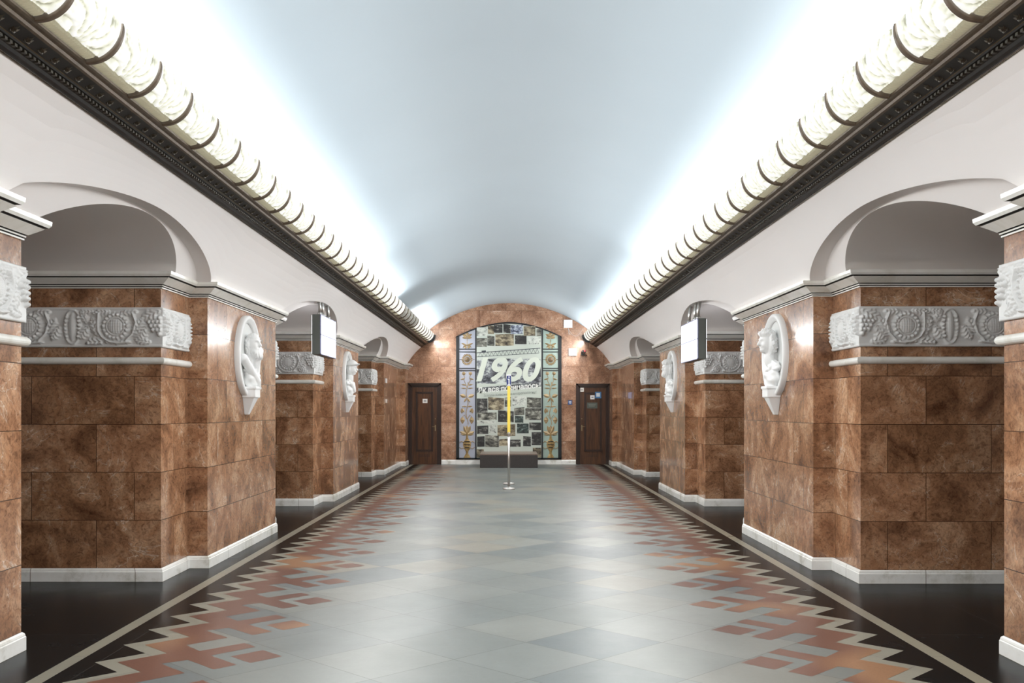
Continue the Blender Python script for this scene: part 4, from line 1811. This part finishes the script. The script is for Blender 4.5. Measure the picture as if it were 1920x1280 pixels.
def head_disp(style):
    def f(az, el):
        A, E = math.degrees(az), math.degrees(el)
        k = 0
        # nose, brow, sockets, eyes, cheeks, lips, chin
        k += .036 * g(A, 0, 9) * (g(E, -9, 9) if E > -9 else g(E, -9, 5)) + .018 * g(A, 0, 7) * g(E, 4, 10)
        k += .011 * g(abs(A), 20, 17) * g(E, 17, 6)
        k -= .017 * g(abs(A), 21, 10) * g(E, 6, 7)
        k += .009 * g(abs(A), 22, 6) * g(E, 5, 4)
        k += .007 * g(abs(A), 34, 14) * g(E, -12, 10)
        k += .010 * g(A, 0, 15) * g(E, -25, 3.2) + .011 * g(A, 0, 13) * g(E, -32, 3.5) - .006 * g(A, 0, 18) * g(E, -28.5, 1.8)
        k += .016 * g(A, 0, 20) * g(E, -48, 10)
        k -= .010 * g(abs(A), 60, 20) * g(E, -45, 14)
        # ears
        k += .022 * g(abs(A), 92, 7) * g(E, -2, 13)
        nz = mnoise.noise(Vector((math.cos(az) * 4, math.sin(az) * 4, el * 5)))
        nz2 = mnoise.noise(Vector((math.cos(az) * 8, math.sin(az) * 8, el * 9 + 3)))
        hair = 1 / (1 + math.exp(-(abs(A) - 88) / 6)) if E < 32 else 1
        if style == 'bearded':
            hair *= 1 if E < 25 else .25
            k += hair * (.016 + .010 * math.sin(A * .35 + nz * 4))
            b = g(A, 0, 58) * (1 / (1 + math.exp((E + 33) / 4)))
            k += b * (.075 + .016 * math.sin(A * .42 + nz * 3))
            k += .012 * g(A, 0, 26) * g(E, -24, 5)
        elif style == 'curly':
            top = 1 if (E > 38 or abs(A) > 82) else 0
            if E > 30 and not top:
                top = (E - 30) / 8
            k += top * (.026 + .016 * (abs(nz2) * 2 + math.sin(A * .28 + nz * 5) * .6))
            k += .012 * g(A, 0, 30) * g(E, -38, 6)
        elif style == 'cap':
            if E > 24:
                k += .030 + (.055 * g(A, 0, 55) * g(E, 27, 5))
            k += hair * .014
            k += .020 * g(A, 0, 26) * g(E, -22, 6)
        else:
            k += hair * (.022 + .010 * math.sin(A * .3 + nz * 4)) + (.018 if E > 40 else 0)
            k += g(A, 0, 60) * (1 / (1 + math.exp((E + 30) / 4))) * (.05 + .014 * math.sin(A * .4 + nz * 3))
        return k
    return f


def medallion(s, yc, style, label, zc=2.13, look=.5, tiltz=0, lean=0.0):
    root = empty('bust_medallion', (s * HX, yc, zc), label, 'sculpture', 'white bust medallions on the piers')
    into = -s          # direction towards the hall
    R0 = .45
    # ring
    bm = bmesh.new()
    prof = [(R0 - .085, 0.0), (R0 - .085, .030), (R0 - .07, .045), (R0 - .055, .048), (R0 - .045, .060), (R0 - .015, .062), (R0 - .002, .050), (R0, 0.0)]
    n = 96
    a_end = D(62)
    rings = []
    ang = np.linspace(0, 2 * PI, n, endpoint=False)
    for a in ang:
        rings.append([bm.verts.new((into * d, r * math.sin(a), r * math.cos(a) * 1.01)) for r, d in prof])
    for k in range(n):
        p, q = rings[k], rings[(k + 1) % n]
        for j in range(len(prof) - 1):
            bm.faces.new((p[j], p[j + 1], q[j + 1], q[j]))
    bmesh.ops.recalc_face_normals(bm, faces=bm.faces)
    link_mesh('ring', bm, M['bust'], root, True)
    # shallow back dish
    bm = bmesh.new()
    c = bm.verts.new((into * .004, 0, 0))
    rr = [bm.verts.new((into * .016, (R0 - .08) * math.sin(a), (R0 - .08) * math.cos(a))) for a in ang]
    for k in range(n):
        bm.faces.new((c, rr[k], rr[(k + 1) % n]))
    link_mesh('niche', bm, plain('niche_plaster', (.66, .67, .66), .5, var=.03), root, True)
    # bust: head, neck, shoulders, draped chest as one remeshed body
    bm = bmesh.new()
    # local frame of the head: +X is the face
    face = Matrix.Rotation(0, 3, 'Z')
    fwd = Vector((into * math.cos(look), -math.sin(look), 0))
    yaw = math.atan2(fwd.y, fwd.x)
    R_ = Matrix.Rotation(yaw, 3, 'Z') @ Matrix.Rotation(tiltz, 3, 'Y')
    hx = {'bearded': .085, 'curly': .115, 'cap': .10, 'elder': .11}[style]
    hc = Vector((into * hx, -.01, .135))
    ell(bm, hc, (.090, .076, .122), head_disp(style), 96, 72, R_)
    ell(bm, (into * (hx - .03), 0, -.02), (.060, .062, .12), None, 24, 20)

    def drape(az, el):
        return .007 * math.sin(az * 4 + el * 5) + .004 * math.sin(el * 9 - az * 2)

    def limb(a, b, r0, r1, n=14):
        a, b = Vector(a), Vector(b)
        for k in range(n):
            t_ = k / (n - 1)
            ell(bm, a.lerp(b, t_), (r0 + (r1 - r0) * t_,) * 3, None, 16, 12)
    cy = .05 if style == 'bearded' else 0
    ell(bm, (into * .055, cy, -.235), (.085, .175, .135), drape, 64, 40)
    ell(bm, (into * .045, cy, -.13), (.060, .215, .075), drape, 48, 30)
    if style == 'bearded':
        # sleeve crossing the chest towards the hand under the beard
        limb((into * .045, -.25, -.03), (into * .125, .03, -.27), .050, .042)
        limb((into * .125, .03, -.27), (into * .12, .06, -.33), .044, .040, 5)
        limb((into * (hx + .065), 0, .06), (into * (hx + .035), .02, -.17), .052, .022)
        for q in (-.03, .03):
            limb((into * (hx + .05), q, .04), (into * (hx + .045), q * .5, -.11), .030, .014, 10)
    elif style == 'curly':
        limb((into * .09, -.10, -.13), (into * .10, .05, -.30), .030, .026)
        limb((into * .09, .13, -.12), (into * .115, -.02, -.33), .026, .024)
        limb((into * .12, -.06, -.16), (into * .12, .05, -.18), .022, .020, 8)
    elif style == 'cap':
        limb((into * .10, -.13, -.13), (into * .14, .02, -.26), .040, .034)
        limb((into * .10, .13, -.13), (into * .14, .02, -.26), .040, .034)
    else:
        limb((into * .08, -.15, -.12), (into * .12, .04, -.30), .034, .028)
        limb((into * .10, .10, -.15), (into * .12, .0, -.30), .028, .026)
    o = link_mesh('bust', bm, M['bust'], root, True)
    md = o.modifiers.new('remesh', 'REMESH')
    md.mode = 'VOXEL'
    md.voxel_size = .0055
    md.use_smooth_shade = True
    sm = o.modifiers.new('smooth', 'SMOOTH')
    sm.factor = .5
    sm.iterations = 2
    # console bracket
    bm = bmesh.new()

    def ringq(hw, d, z):
        return [bm.verts.new(p) for p in ((0, -hw, z), (into * d, -hw * .82, z), (into * d, hw * .82, z), (0, hw, z))]
    levels = [(.150, .150, -.335), (.150, .150, -.362), (.135, .138, -.365), (.135, .138, -.455), (.120, .120, -.46), (.05, .045, -.63), (.045, .04, -.645)]
    rs = [ringq(*l) for l in levels]
    bm.faces.new(rs[0])
    bm.faces.new(rs[-1][::-1])
    for a, b in zip(rs, rs[1:]):
        for k in range(4):
            bm.faces.new((a[k], a[(k + 1) % 4], b[(k + 1) % 4], b[k]))
    bmesh.ops.recalc_face_normals(bm, faces=bm.faces)
    bmesh.ops.bevel(bm, geom=bm.edges[:], offset=.004, segments=2, affect='EDGES')
    link_mesh('console', bm, M['bust'], root)


medallion(-1, 11.07, 'bearded', 'white bust of a bearded elder in a round medallion, nearest on the left', look=.42)
medallion(1, 10.86, 'curly', 'white bust of a curly haired figure in a round medallion, nearest on the right', look=.30)
medallion(-1, 17.95, 'cap', 'small white bust in a brimmed hat in a medallion left of the hall', look=.3)
medallion(1, 17.75, 'elder', 'small white bust with thick hair and beard in a medallion, far right', look=.5)
